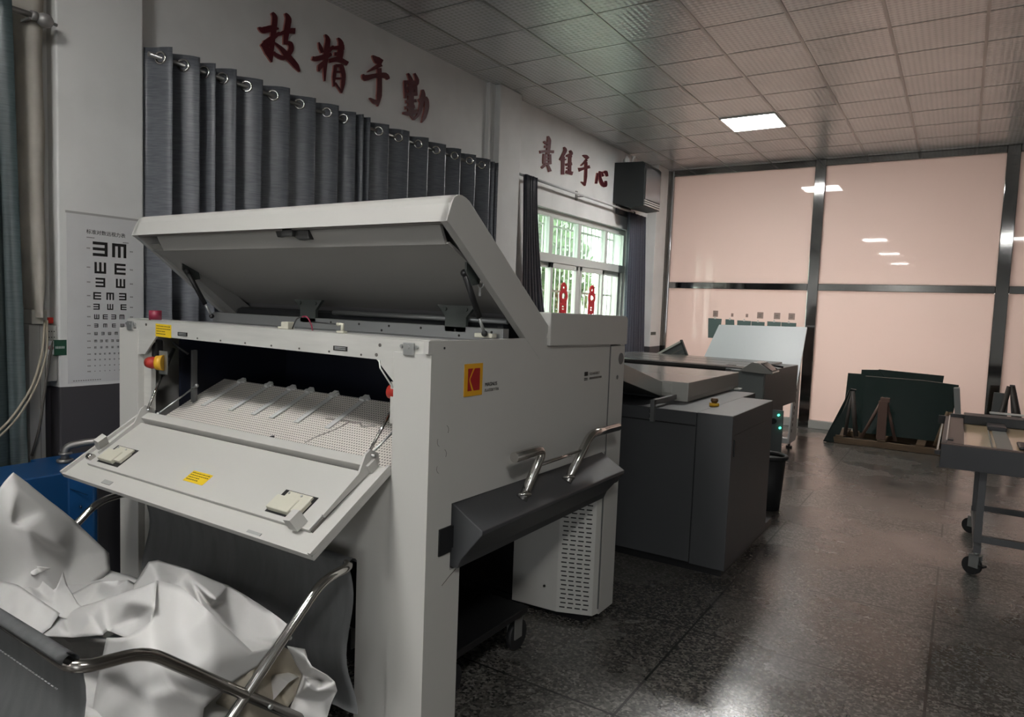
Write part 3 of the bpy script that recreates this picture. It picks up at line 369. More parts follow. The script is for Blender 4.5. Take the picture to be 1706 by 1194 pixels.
SHEETS={"A":[[[-2.75,0.871,0.767],[-2.86,1.065,0.785],[-2.9,1.123,0.822],[-2.93,1.179,0.77],[-2.95,1.259,0.682],[-2.97,1.366,0.566],[-2.95,1.49,0.4],[-2.85,1.444,0.365],[-2.75,1.316,0.345],[-2.72,1.197,0.37],[-2.72,1.08,0.42],[-2.75,1.019,0.444],[-2.7,0.851,0.523],[-2.78,1.061,0.67],[-2.82,1.095,0.653],[-2.76,1.109,0.644],[-2.84,1.114,0.772],[-2.86,1.21,0.668],[-2.88,1.308,0.472],[-2.78,1.215,0.556],[-2.82,1.21,0.525],[-2.76,1.136,0.526],[-2.76,0.956,0.704]],[[11,22,12],[0,12,22],[22,1,0],[14,13,15],[13,14,16],[22,11,13],[1,22,13],[13,16,1],[16,2,1],[18,9,8],[8,7,18],[7,6,18],[5,18,6],[20,21,9],[9,18,20],[19,20,18],[18,5,19],[17,19,5],[4,17,5],[9,21,10],[11,10,21],[13,11,21],[15,13,21],[21,20,15],[20,19,15],[19,17,15],[14,15,17],[16,14,17],[17,4,16],[4,3,16],[2,16,3]]],"B":[[[-2.48,1.3,0.388],[-2.485,1.34,0.429],[-2.523,1.42,0.485],[-2.493,1.44,0.493],[-2.295,1.44,0.506],[-2.064,1.44,0.504],[-1.949,1.44,0.492],[-1.827,1.43,0.482],[-1.722,1.42,0.467],[-1.734,1.4,0.432],[-1.735,1.38,0.41],[-1.715,1.28,0.429],[-1.775,1.22,0.453],[-1.743,1.15,0.469],[-1.866,1.22,0.538],[-1.877,1.28,0.562],[-1.812,1.22,0.594],[-1.982,1.25,0.608],[-2.122,1.3,0.545],[-2.084,1.2,0.591],[-2.126,1.2,0.537],[-2.007,1.4,0.532],[-1.955,1.36,0.508],[-1.911,1.27,0.531],[-1.908,1.15,0.537],[-1.801,1.3,0.455]],[[1,0,20],[20,19,1],[2,1,19],[19,3,2],[13,14,24],[18,24,14],[14,17,18],[4,18,17],[13,24,0],[20,0,24],[24,18,20],[19,20,18],[3,19,18],[18,4,3],[16,23,22],[15,16,22],[22,5,15],[16,15,5],[9,8,7],[25,11,10],[10,9,25],[9,7,25],[6,25,7],[11,25,12],[22,23,25],[25,6,22],[5,22,6],[14,13,12],[12,25,14],[25,23,14],[17,14,23],[23,16,17],[16,5,17],[4,17,5]]],"C":[[[-2.379,0.98,0.407],[-2.426,1.04,0.414],[-2.479,1.1,0.414],[-2.245,1.12,0.518],[-1.98,1.14,0.636],[-1.853,1.06,0.621],[-1.854,1.05,0.572],[-1.933,1.03,0.512],[-2.088,1.05,0.485],[-2.056,1.02,0.492],[-2.177,0.99,0.46],[-2.153,1.03,0.527],[-2.024,1.07,0.589],[-2.014,1.1,0.525],[-2.274,1.0,0.46]],[[1,0,14],[9,11,10],[2,10,11],[14,0,10],[10,2,14],[1,14,2],[3,8,12],[13,6,5],[6,13,7],[8,7,13],[12,8,13],[13,5,12],[5,4,12],[3,12,4],[11,9,8],[8,3,11],[2,11,3]]],"D":[[[-1.998,1.15,0.629],[-1.91,1.17,0.631],[-1.729,1.14,0.618],[-1.67,1.246,0.47],[-1.676,1.325,0.449],[-1.67,1.267,0.415],[-1.67,1.177,0.401],[-1.67,1.094,0.37],[-1.67,1.076,0.241],[-1.67,0.927,0.307],[-1.991,0.95,0.199],[-2.004,0.96,0.29],[-2.0,0.98,0.414],[-1.996,1.0,0.51],[-1.873,0.99,0.551],[-1.842,1.04,0.587],[-1.751,1.0,0.537],[-1.707,0.96,0.438],[-1.763,1.08,0.552],[-1.697,1.04,0.47],[-1.67,1.007,0.461],[-1.67,1.129,0.492],[-1.852,0.97,0.467],[-1.957,1.0,0.383]],[[12,11,23],[23,22,12],[22,13,12],[16,15,14],[11,10,9],[9,17,11],[23,11,17],[22,23,17],[17,16,22],[16,14,22],[13,22,14],[19,20,7],[3,5,4],[5,3,6],[21,6,3],[2,21,3],[6,21,7],[19,7,21],[18,19,21],[21,2,18],[1,18,2],[17,9,8],[8,7,17],[7,20,17],[16,17,20],[20,19,16],[19,18,16],[15,16,18],[18,1,15],[0,15,1]]],"E":[[[-2.7,0.852,0.573],[-2.751,1.02,0.484],[-2.637,1.03,0.491],[-2.508,1.04,0.473],[-2.387,1.05,0.454],[-2.333,1.0,0.442],[-2.355,0.97,0.414],[-2.428,0.93,0.432],[-2.433,0.9,0.461],[-2.701,0.85,0.463],[-2.512,0.98,0.469],[-2.565,0.95,0.485],[-2.427,0.98,0.442]],[[9,8,11],[11,1,9],[0,9,1],[5,4,3],[6,5,12],[5,3,12],[10,12,3],[2,10,3],[6,12,7],[12,10,7],[8,7,10],[11,8,10],[10,2,11],[1,11,2]]],"F":[[[-2.839,1.08,0.419],[-2.818,1.12,0.436],[-2.81,1.16,0.439],[-2.679,1.14,0.444],[-2.579,1.12,0.455],[-2.702,1.2,0.471],[-2.627,1.18,0.445],[-2.42,1.12,0.455],[-2.257,1.08,0.484],[-2.37,1.06,0.439],[-2.449,1.05,0.431],[-2.554,1.05,0.453],[-2.678,1.12,0.418],[-2.496,1.08,0.448],[-2.533,1.13,0.453]],[[1,0,11],[2,12,3],[1,11,12],[12,2,1],[4,13,14],[8,7,9],[14,13,9],[9,7,14],[7,6,14],[4,14,6],[9,13,10],[11,10,13],[12,11,13],[13,4,12],[3,12,4],[4,6,5]]],"G":[[[-2.72,0.89,0.562],[-2.78,1.031,0.526],[-2.8,1.085,0.511],[-2.76,1.136,0.497],[-2.7,1.162,0.497],[-2.747,1.15,0.473],[-2.731,1.12,0.473],[-2.859,1.06,0.462],[-2.62,0.857,0.571]],[[0,8,7],[7,1,0],[3,5,4],[5,3,6],[2,6,3],[6,2,7],[1,7,2]]],"H":[[[-2.658,1.2,0.392],[-2.673,1.28,0.407],[-2.648,1.3,0.419],[-2.559,1.32,0.435],[-2.551,1.36,0.427],[-2.497,1.36,0.422],[-2.369,1.32,0.443],[-2.289,1.22,0.456],[-2.326,1.17,0.473],[-2.421,1.13,0.437],[-2.466,1.2,0.447],[-2.52,1.3,0.422],[-2.346,1.22,0.472]],[[0,9,1],[8,10,9],[1,9,10],[10,2,1],[6,5,7],[7,5,12],[5,4,12],[11,12,4],[3,11,4],[7,12,8],[12,11,8],[10,8,11],[2,10,11],[11,3,2]]],"I":[[[-1.686,1.3,0.443],[-1.654,1.34,0.453],[-1.66,1.414,0.39],[-1.66,1.425,0.335],[-1.67,1.425,0.289],[-1.68,1.41,0.243],[-1.7,1.399,0.211],[-1.72,1.398,0.105],[-1.686,1.2,0.204],[-1.773,1.2,0.3],[-1.702,1.2,0.383],[-1.675,1.25,0.43],[-1.633,1.24,0.367],[-1.72,1.418,0.314],[-1.75,1.385,0.299]],[[11,12,14],[14,0,11],[9,8,12],[10,9,12],[12,11,10],[5,4,13],[4,3,13],[3,2,13],[1,13,2],[12,8,7],[7,6,12],[14,12,6],[6,5,14],[5,13,14],[0,14,13],[13,1,0]]],"J":[[[-1.62,1.33,0.468],[-1.6,1.381,0.444],[-1.58,1.376,0.42],[-1.56,1.375,0.405],[-1.52,1.398,0.381],[-1.5,1.411,0.36],[-1.5,1.421,0.329],[-1.52,1.417,0.286],[-1.54,1.417,0.222],[-1.56,1.44,0.125],[-1.68,1.367,0.098],[-1.66,1.367,0.222],[-1.66,1.398,0.265],[-1.66,1.423,0.322],[-1.54,1.347,0.368],[-1.53,1.373,0.341],[-1.58,1.443,0.262],[-1.62,1.417,0.329],[-1.6,1.447,0.314]],[[14,17,13],[14,13,12],[13,2,0],[2,1,0],[16,8,7],[7,6,16],[15,16,6],[6,5,15],[18,15,5],[5,4,18],[3,18,4],[11,10,9],[9,8,11],[12,11,8],[8,16,12],[16,15,12],[14,12,15],[15,18,14],[17,14,18],[18,3,17],[13,17,3],[2,13,3]]],"K":[[[-2.8,0.883,0.538],[-2.84,1.053,0.487],[-2.88,1.269,0.411],[-2.9,1.46,0.353],[-2.694,1.46,0.369],[-2.475,1.42,0.394],[-2.251,1.25,0.445],[-2.403,1.15,0.418],[-2.587,1.1,0.406],[-2.7,1.0,0.453],[-2.65,0.835,0.521],[-2.966,1.22,0.345],[-2.716,1.3,0.36]],[[0,10,9],[8,11,9],[11,1,9],[0,9,1],[6,5,4],[12,7,6],[6,4,12],[4,3,12],[2,12,3],[7,12,8],[12,2,8],[11,8,2],[1,11,2]]]}
# ------------------------------------------------------------------ the setting
ZC = 3.65; YP = 10.195
def st(name, m, fn, parent=None):
    o = mk(name, m, parent, fn, kind='structure'); return o
WALLP = mat('plain_wall_paint', (.66, .65, .63), .65, var=.05, vscale=2)
st('floor', FLOORM, lambda bm: box(bm, -4.3, 6.1, -10.1, 13.1, -.1, 0))
st('ceiling', CEILM, lambda bm: box(bm, -4.3, 6.1, -10.1, 13.1, ZC, ZC+.08))
def grid(bm):
    for i in range(-6, 10): box(bm, .6*i-.011, .6*i+.011, -10, YP, ZC-.004, ZC+.002)
    y = YP-.02
    k = 0
    for k in range(-25, 17):
        yy = 5.26+.6075*(k-8)
        if yy < YP-.05: box(bm, -3.98, 6, yy-.004, yy+.004, ZC-.0025, ZC+.002)
st('trim_1', mat('ceiling_grid_metal', (.30, .30, .29), .3, .7), grid)
def wl(bm):
    W0, W1, Z0, Z1 = 6.42, 9.10, .95, 2.63
    box(bm, -4.3, -4.0, -10.1, W0, 0, ZC); box(bm, -4.3, -4.0, W1, 13.1, 0, ZC)
    box(bm, -4.3, -4.0, W0, W1, 0, Z0); box(bm, -4.3, -4.0, W0, W1, Z1, ZC)
st('wall_left', WALLM, wl)
st('wall_right', WALLP, lambda bm: box(bm, 6.0, 6.3, -10.1, 13.1, 0, ZC))
st('wall_back', WALLP, lambda bm: box(bm, -4.3, 6.3, -10.3, -10.1, 0, ZC))
st('wall_far', WALLP, lambda bm: box(bm, -4.3, 6.3, 13.1, 13.3, 0, ZC))
def pil(bm):
    box(bm, -4.02, -3.9, 1.725, 2.166, 0, ZC, .008)
st('trim_2', WALLM, pil)
st('trim_3', WALLM, lambda bm: (box(bm, -4.02, -3.96, 5.56, 6.13, 0, ZC, .006), box(bm, -4.02, -3.9, 5.66, 6.05, 0, ZC, .008)))
st('trim_4', WALLM, lambda bm: box(bm, -4.02, -3.86, 9.72, 10.13, 0, ZC, .006))
st('trim_5', mat('window_sill_stone', (.5, .5, .48), .4), lambda bm: box(bm, -4.2, -3.93, 6.38, 9.14, .92, .955, .005))

# glass partition: posts, rails, frosted panes (part of the setting)
gp = bpy.data.objects.new('wall_partition', None); gp.location = (0, YP, 0); gp['_o'] = (0., YP, 0.); gp['kind'] = 'structure'; COL.objects.link(gp)
posts = [(-3.93, -3.80), (-1.815, -1.68), (.305, .44), (2.42, 2.555), (4.54, 4.675), (5.9, 6.0)]
for a, b in posts: pbox('post', MIRROR, gp, a, b, YP, YP+.10, 0, ZC-.002, bev=.006)
for (a, b), (c, d) in zip(posts, posts[1:]):
    pbox('rail', MIRROR, gp, b, c, YP+.004, YP+.09, 1.885, 1.975, bev=.005)
    pbox('top_rail', MIRROR, gp, b, c, YP+.004, YP+.09, 3.555, ZC-.004, bev=.005)
    pbox('base_rail', mat('pale_plinth', (.45, .43, .41), .4), gp, b, c, YP-.02, YP+.10, 0, .11, bev=.004)
    pbox('glass_pane', FROST, gp, b, c, YP+.045, YP+.055, .11, 1.885)
    pbox('glass_pane', FROST, gp, b, c, YP+.045, YP+.055, 1.975, 3.555)

# window in the left wall
wn = bpy.data.objects.new('window_1', None); wn.location = (-4.1, 7.76, .95); wn['_o'] = (-4.1, 7.76, .95); wn['kind'] = 'structure'; COL.objects.link(wn)
XW0, XW1 = -4.13, -4.06
def wf(bm):
    box(bm, XW0, XW1, 6.42, 9.10, .955, 1.02, .004); box(bm, XW0, XW1, 6.42, 9.10, 2.56, 2.63, .004)
    box(bm, XW0, XW1, 6.42, 6.47, 1.02, 2.56); box(bm, XW0, XW1, 9.05, 9.10, 1.02, 2.56); box(bm, XW0-.01, XW1+.015, 6.42, 9.10, 2.04, 2.14, .004)
    for y in (7.02, 7.73, 8.50): box(bm, XW0, XW1, y-.04, y+.04, 2.14, 2.56, .003)
    box(bm, XW0, XW1, 7.70, 7.79, 1.02, 2.04, .003)
mk('window_frame', UPVC, wn, wf)
mk('reveal_lining', mat('white_reveal_paint', (.62, .62, .60), .55), wn, lambda bm: (box(bm, -4.28, -4.0, 9.101, 9.106, .955, 2.63), box(bm, -4.28, -4.0, 6.414, 6.419, .955, 2.63)))
def sash(y0, y1, x):
    def f(bm):
        for a, b, c, d in ((y0, y0+.05, 1.02, 2.04), (y1-.05, y1, 1.02, 2.04), (y0, y1, 1.02, 1.08), (y0, y1, 1.98, 2.04)): box(bm, x-.02, x+.02, a, b, c, d, .003)
    s = mk('sash', UPVC, wn, f); mk('pane', GLASSC, s, lambda bm: box(bm, x-.003, x+.003, y0+.04, y1-.04, 1.07, 1.99))
for y0, y1, x in ((6.47, 7.10, -4.115), (7.04, 7.72, -4.075), (7.78, 8.46, -4.075), (8.40, 9.05, -4.115)): sash(y0, y1, x)
for y0, y1 in ((6.47, 6.98), (7.06, 7.69), (7.77, 8.46), (8.54, 9.05)): pbox('pane', GLASSF, wn, -4.1, -4.094, y0, y1, 2.14, 2.56)
def bars(bm):
    for i in range(24): cyl(bm, (-4.24, 6.44+.115*i, .96), (-4.24, 6.44+.115*i, 2.62), .009, 8)
    for z in (1.05, 1.72, 2.10, 2.5): box(bm, -4.246, -4.234, 6.42, 9.1, z-.012, z+.012)
mk('security_bars', GRILLE_W, wn, bars)
def sticker(y):
    def f(bm):
        # stacked paper-cut lobes: lantern top, oval body with holes, tassel
        torus(bm, (-4.071, y, 1.76), (1, 0, 0), .04, .026, 16, 6); torus(bm, (-4.071, y, 1.66), (1, 0, 0), .062, .030, 18, 6)
        for k in range(5): box(bm, -4.074, -4.069, y-.05+.004*k, y+.05-.004*(k % 2), 1.60-.045*k, 1.618-.045*k)
        for s in (-1, 1): box(bm, -4.074, -4.069, y+s*.06-.016, y+s*.06+.016, 1.42, 1.64)
        torus(bm, (-4.071, y, 1.52), (1, 0, 0), .05, .026, 16, 6); torus(bm, (-4.071, y-.04, 1.38), (1, 0, 0), .035, .016, 14, 6); torus(bm, (-4.071, y+.04, 1.38), (1, 0, 0), .035, .016, 14, 6)
        torus(bm, (-4.071, y, 1.33), (1, 0, 0), .03, .02, 14, 6)
        for v in bm.verts: v.co = Vector((-4.050+(v.co.x+4.071)*.06, y+(v.co.y-y)*1.2, v.co.z))
    return f
PCUT = mat('red_paper_cut', (.62, .02, .03), .5)
solo('window_sticker', PCUT, sticker(7.36), 'red paper-cut decoration on the window pane nearer the charcoal curtain', 'sticker', 'red window paper-cuts')
solo('window_sticker', PCUT, sticker(8.12), 'red paper-cut decoration on the window pane nearer the blue-grey curtain', 'sticker', 'red window paper-cuts')

# greenery and a pale building outside the window
LEAF = mat('tree_leaves', (.04, .08, .022), .6, var=.5, vscale=2.5)
LEAFY = mat('yellow_leaves', (.2, .165, .025), .6, var=.35, vscale=4)
BARK = mat('tree_bark', (.09, .065, .045), .8)
def crown(bm, c, r, n, s, seed):
    q = random.Random(seed)
    for _ in range(n):
        d = Vector((q.gauss(0, 1), q.gauss(0, 1), q.gauss(0, 1))).normalized()*r*q.random()**.4
        p = Vector(c)+Vector((d.x, d.y, d.z*1.1)); u = Vector((q.gauss(0, 1), q.gauss(0, 1), q.gauss(0, 1))).normalized(); v = u.orthogonal().normalized(); k = s*q.uniform(.6, 1.3)
        bm.faces.new([bm.verts.new(p+u*k), bm.verts.new(p+v*k*.5), bm.verts.new(p-u*k), bm.verts.new(p-v*k*.5)])
def tree(x, y, h, r, n, label, seed, m=LEAF):
    t = thing('tree', label, 'tree', (x, y, -.15), 'trees outside the window')
    mk('trunk', BARK, t, lambda bm: tube(bm, [(x, y, -.15), (x+.05, y, h*.5), (x, y+.05, h)], [.11, .09, .05], 10))
    mk('crown', m, t, lambda bm: crown(bm, (x, y, h), r, n, .13, seed))
tree(-8.2, 12.2, 2.7, 1.5, 2200, 'dark green leafy tree seen through the left window panes', 1)
tree(-9.6, 15.6, 2.3, 1.7, 2200, 'green leafy tree seen through the right window panes', 2)
def bush(x, y, r, label, m, seed):
    solo('bush', m, lambda bm: crown(bm, (x, y, r*.8), r, 1100, .10, seed), label, 'bush')
bush(-6.3, 12.0, .75, 'yellow-leaved bush low outside behind the right red paper-cut', LEAFY, 3)
bush(-6.2, 10.0, .8, 'light green bush low outside behind the left red paper-cut', mat('light_leaves', (.065, .11, .02), .6, var=.4, vscale=4), 4)
st('ground', mat('pale_yard_concrete', (.22, .22, .20), .8), lambda bm: box(bm, -22, -4.3, 2, 30, -.25, -.15))
bd = thing('building', 'pale building facade beyond the trees outside the window', 'building', (-14, 18, -.15))
def fac(bm): box(bm, -15, -14, 10, 28, -.15, 7)
mk('wall', mat('pale_facade', (.18, .19, .17), .8), bd, fac)
for k in range(5): pbox('window', mat('facade_window', (.15, .18, .2), .2), bd, -14.02, -13.97, 12+3*k, 13.4+3*k, 1.2, 2.9)

# ------------------------------------------------------------------ ceiling lights
def clight(x, y, label, group=None):
    t = thing('ceiling_light', label, 'ceiling light', (x, y, ZC-.03), 'ceiling light panels')
    def fr(bm):
        for a, b, c, d in ((-.298, .298, -.298, -.28), (-.298, .298, .28, .298), (-.298, -.28, -.28, .28), (.28, .298, -.28, .28)): box(bm, x+a, x+b, y+c, y+d, ZC-.012, ZC-.001)
    mk('frame', WHITE_PL, t, fr); pbox('diffuser', LAMPM, t, x-.28, x+.28, y-.28, y+.28, ZC-.008, ZC-.002)
clight(-2.1, 8.01, 'lit square white ceiling light panel nearest the glass partition')
HL = 'lit ceiling light panel out of view, seen only reflected in the frosted glass'
for x, y in ((-2.1, -.28), (-2.1, -4.56), (-2.1, -8.9), (.9, -.6)): clight(x, y, HL)

# ------------------------------------------------------------------ curtains
def eyelet_curtain(name, label, edges, ring_y, m, x_in, x_out, xr, ztop, zbot, zr, seed, last_flat=()):
    t = thing(name, label, 'curtain', (xr, edges[0], zbot), 'curtains along the left wall')
    prof = []
    for a, b in zip(edges, edges[1:]):
        for k in range(13):
            u = k/13; s = .5-.5*math.cos(math.pi*min(1, u*1.02)); s = .9*s+.1*u
            prof.append((x_in+(x_out-x_in)*s, a+.012+(b-a-.006)*u))
        prof.append((x_out+.004, b)); prof.append((x_in+(x_out-x_in)*.55, b+.006))
    nz = 30
    def f(bm):
        rows = []
        for j in range(nz+1):
            z = zbot+(ztop-zbot)*j/nz; w_ = (1-j/nz); row = []
            for i, (x, y) in enumerate(prof):
                nx = noise.noise(Vector((y*3.1, z*.5, seed)))*.022*w_; ny = noise.noise(Vector((y*2.3, z*.6, seed+9)))*.02*w_
                row.append(bm.verts.new((x+nx, y+ny, z+.004*math.sin(y*17)*(j == nz))))
            rows.append(row)
        for A, Bq in zip(rows, rows[1:]):
            for i in range(len(prof)-1):
                fc = bm.faces.new((A[i], A[i+1], Bq[i+1], Bq[i])); fc.smooth = True
        bmesh.ops.solidify(bm, geom=bm.faces[:], thickness=.003)
    mk('cloth', m, t, f)
    for y in ring_y:
        # normal of the pleat face at the ring
        i = min(range(len(prof)-1), key=lambda i: abs(prof[i][1]-y)+abs(prof[i][0]-xr)*.6)
        p, q = prof[max(i-1, 0)], prof[i+1]; tx, ty = q[0]-p[0], q[1]-p[1]
        if tx < 0: tx, ty = .12, .15
        nrm = (ty, -tx, 0)
        c = (prof[i][0]+.004, prof[i][1], zr)
        mk('grommet', STEEL, t, lambda bm: torus(bm, c, nrm, .030, .0075, 22, 8))
    return t
E1 = [2.17, 2.267, 2.433, 2.533, 2.674, 2.862, 3.071, 3.287, 3.492, 3.659, 3.735]
G1 = [2.235, 2.375, 2.495, 2.625, 2.795, 2.995, 3.205, 3.42, 3.60]
E2 = [3.745, 3.805, 4.004, 4.238, 4.474, 4.703, 4.914, 5.137, 5.364, 5.44, 5.50]
G2 = [3.935, 4.165, 4.40, 4.635, 4.855, 5.075, 5.29]
eyelet_curtain('eyelet_curtain', 'charcoal satin eyelet curtain hanging directly beside the eye-chart pillar', E1, G1, GREYCUR, -3.925, -3.79, -3.85, 2.868, .02, 2.81, 3)
eyelet_curtain('eyelet_curtain', 'charcoal satin eyelet curtain on the long rod, the one nearer the second pillar', E2, G2, GREYCUR, -3.925, -3.79, -3.85, 2.862, .02, 2.80, 5)
RODM = mat('brushed_rod_metal', (.30, .295, .285), .35, .9)
rod = thing('curtain_rod', 'grey metal rod carrying the charcoal eyelet curtains', 'curtain rod', (-3.85, 3.8, 2.8))
mk('pole', RODM, rod, lambda bm: cyl(bm, (-3.85, 2.168, 2.812), (-3.85, 5.555, 2.795), .014, 14))
for y in (2.3, 5.52): mk('bracket', RODM, rod, lambda bm: (box(bm, -4.0, -3.985, y-.02, y+.02, 2.75, 2.84), box(bm, -3.99, -3.845, y-.006, y+.006, 2.785, 2.797)))
rod2 = thing('curtain_rod', 'grey curtain rod with a ball finial at the left edge of the room', 'curtain rod', (-3.83, 1.3, 2.8))
mk('pole', RODM, rod2, lambda bm: cyl(bm, (-3.83, .4, 2.805), (-3.83, 1.60, 2.805), .014, 14))
mk('finial', mat('pewter_finial', (.33, .32, .31), .5, .6), rod2, lambda bm: (sphere(bm, (-3.83, 1.645, 2.80), .034, (1, 1.15, 1)), cyl(bm, (-3.83, 1.585, 2.805), (-3.83, 1.61, 2.805), .022, 14), cyl(bm, (-3.83, 1.68, 2.798), (-3.83, 1.70, 2.796), .008, 8)))
mk('bracket', RODM, rod2, lambda bm: (box(bm, -4.0, -3.985, 1.56, 1.60, 2.75, 2.84), box(bm, -3.99, -3.825, 1.574, 1.586, 2.782, 2.794)))
def pleats(name, label, m, fn_y, ztop, zbot, xc, amp, n, seed, open_z=None, y_edge=None):
    def f(bm):
        rows = []; nz = 26; nu = n*8
        for j in range(nz+1):
            z = ztop+(zbot-ztop)*j/nz; y0, y1 = fn_y(z); row = []
            for i in range(nu+1):
                u = i/nu; ph = u*n*2*math.pi
                row.append(bm.verts.new((xc+amp*math.cos(ph)*(1-.2*j/nz)+noise.noise(Vector((u*5, z, seed)))*.012, y0+(y1-y0)*u+.25*(y1-y0)/n*math.sin(ph), z)))
            rows.append(row)
        for A, Bq in zip(rows, rows[1:]):
            for i in range(nu): bm.faces.new((A[i], A[i+1], Bq[i+1], Bq[i])).smooth = True
        bmesh.ops.solidify(bm, geom=bm.faces[:], thickness=.003)
    return solo(name, m, f, label, 'curtain', 'curtains along the left wall')
def lerp(a, b, t): t = max(0, min(1, t)); return a+(b-a)*t
pleats('pleated_curtain', 'slate grey curtain drawn back at the left side of the window with red paper-cuts', DARKCUR, lambda z: (6.10+.04*(2.86-z), 6.335+.30*max(0, (2.86-z)/1.5)**1.6), 2.87, 1.0, -3.875, .022, 6, 2)
pleats('pleated_curtain', 'blue-grey curtain hanging at the right side of the window below the black wall box', BLUECUR, lambda z: (8.80+.02*(2.85-z), 9.36+.16*max(0, (2.85-z)/1.6)), 2.85, .15, -3.9, .03, 8, 6)
pleats('pleated_curtain', 'teal grey satin curtain at the left edge of the room', TEALCUR, lambda z: (.35, 1.495+.02*max(0, 2.87-z)), 2.89, .12, -3.83, .028, 9, 8)
rod3 = thing('curtain_rod', 'white curtain rod above the window with red paper-cuts', 'curtain rod', (-3.9, 7.5, 2.85))
mk('pole', mat('white_rod_enamel', (.62, .62, .61), .35), rod3, lambda bm: cyl(bm, (-3.91, 6.06, 2.865), (-3.91, 9.0, 2.865), .014, 12))
mk('end_cap', BLACK, rod3, lambda bm: cyl(bm, (-3.91, 8.995, 2.865), (-3.91, 9.03, 2.865), .019, 12))
mk('bracket', RODM, rod3, lambda bm: (box(bm, -4.0, -3.985, 7.45, 7.49, 2.81, 2.92), box(bm, -3.99, -3.90, 7.464, 7.476, 2.845, 2.858)))

# ------------------------------------------------------------------ raised wall lettering
LB = {'ji': ('技', 'first and largest of the row above the charcoal curtains'), 'jing': ('精', 'second in the row above the charcoal curtains'), 'yu': ('于', 'third in the row above the charcoal curtains'), 'qin': ('勤', 'last in the row above the charcoal curtains'),
      'ze': ('責', 'first in the row above the window'), 'ren': ('任', 'second in the row above the window'), 'yu2': ('于', 'third in the row above the window'), 'xin': ('心', 'last in the row above the window, beside the black box')}
for k, strokes in CHARS.items():
    near = k in ('ji', 'jing', 'yu', 'qin'); xf0 = -3.984
    ys = [p[0] for L, Rr in strokes for p in L]; zs = [p[1] for L, Rr in strokes for p in L]
    t = thing('wall_character', 'dark red raised Chinese character %s, %s' % LB[k], 'wall lettering', (-3.998, sum(ys)/len(ys), min(zs)), 'red wall characters')
    def ribbons(bm, x0, x1, eps):
        for si, (L, Rr) in enumerate(strokes):
            xx = x1+eps*si
            f0 = [[bm.verts.new((x0, *p)) for p in L], [bm.verts.new((x0, *p)) for p in Rr]]; f1 = [[bm.verts.new((xx, *p)) for p in L], [bm.verts.new((xx, *p)) for p in Rr]]
            n_ = len(L); fs = []
            for i in range(n_-1):
                fs.append(bm.faces.new((f1[0][i], f1[0][i+1], f1[1][i+1], f1[1][i]))); fs.append(bm.faces.new((f0[0][i+1], f0[0][i], f0[1][i], f0[1][i+1])))
                fs.append(bm.faces.new((f0[0][i], f0[0][i+1], f1[0][i+1], f1[0][i]))); fs.append(bm.faces.new((f1[1][i], f1[1][i+1], f0[1][i+1], f0[1][i])))
            fs.append(bm.faces.new((f0[0][0], f1[0][0], f1[1][0], f0[1][0]))); fs.append(bm.faces.new((f0[0][-1], f0[1][-1], f1[1][-1], f1[0][-1])))
            bmesh.ops.recalc_face_normals(bm, faces=fs)
    mk('edge', CHAREDGE, t, lambda bm: ribbons(bm, -3.9995, xf0-.0036, .00008))
    mk('face', CHARRED, t, lambda bm: ribbons(bm, xf0-.0024, xf0, .00008))

# ------------------------------------------------------------------ eye chart on the near pillar
ec = thing('eye_chart', 'white paper eye chart with rows of black E symbols on the near pillar', 'eye chart', (-3.898, 1.99, 1.03))
mk('sheet', mat('chart_paper', (.66, .655, .655), .55, var=.03), ec, lambda bm: box(bm, -3.8995, -3.8975, 1.765, 2.164, 1.015, 1.90))
XC = -3.8973
text_mesh('标准对数远视力表', .0255, INK, 'title', ec, frame((XC, 1.860, 1.806), (0, 1, -.02), (0, 0, 1)), .0002, bold=.00022)
def E_sym(bm, y, z, s, d):
    h = s/2; t = s/5
    R4 = {'E': 0, 'W': 1, '3': 2, 'M': 3}[d]
    rects = [(-h, -h+t, -h, h)]+[(-h+t, h, -h+k*2*t, -h+k*2*t+t) for k in range(3)]
    for a, b, c, e in rects:
        pts = [(a, c), (b, c), (b, e), (a, e)]
        for _ in range(R4): pts = [(-q, p) for p, q in pts]
        a_, b_ = min(p[0] for p in pts), max(p[0] for p in pts); c_, e_ = min(p[1] for p in pts), max(p[1] for p in pts)
        box(bm, XC, XC+.0006, y+a_, y+b_, z+c_, z+e_)
rows = [('3M', .076, .1875, 1.728), ('WE', .060, 0, 1.628), ('3W', .050, 0, 1.550), ('EM3', .040, 0, 1.478), ('3WE', .032, 0, 1.420), ('WE3M', .026, 0, 1.366), ('3MEW', .0205, 0, 1.319), ('W3WME', .0165, 0, 1.276), ('M3E3WE', .0135, 0, 1.236), ('E3MW3M', .011, 0, 1.201), ('3WEM3EW', .0088, 0, 1.166), ('ME3WE3M', .007, 0, 1.135), ('W3EMW3E', .0056, 0, 1.103), ('EM3WE3W', .0045, 0, 1.073)]
def sy(bm):
    for s_, sz, _, z in rows:
        n_ = len(s_); w0 = 1.893+sz*.5 if n_ < 4 else 1.897+sz*.5; w1 = 2.068-sz*.5 if n_ < 4 else 2.056-sz*.5
        if n_ == 2: w0, w1 = 1.93, 2.03+(.076-sz)*.25
        for i, d in enumerate(s_): E_sym(bm, lerp(w0, w1, i/(n_-1)), z, sz, d)
mk('symbols', INK, ec, sy)
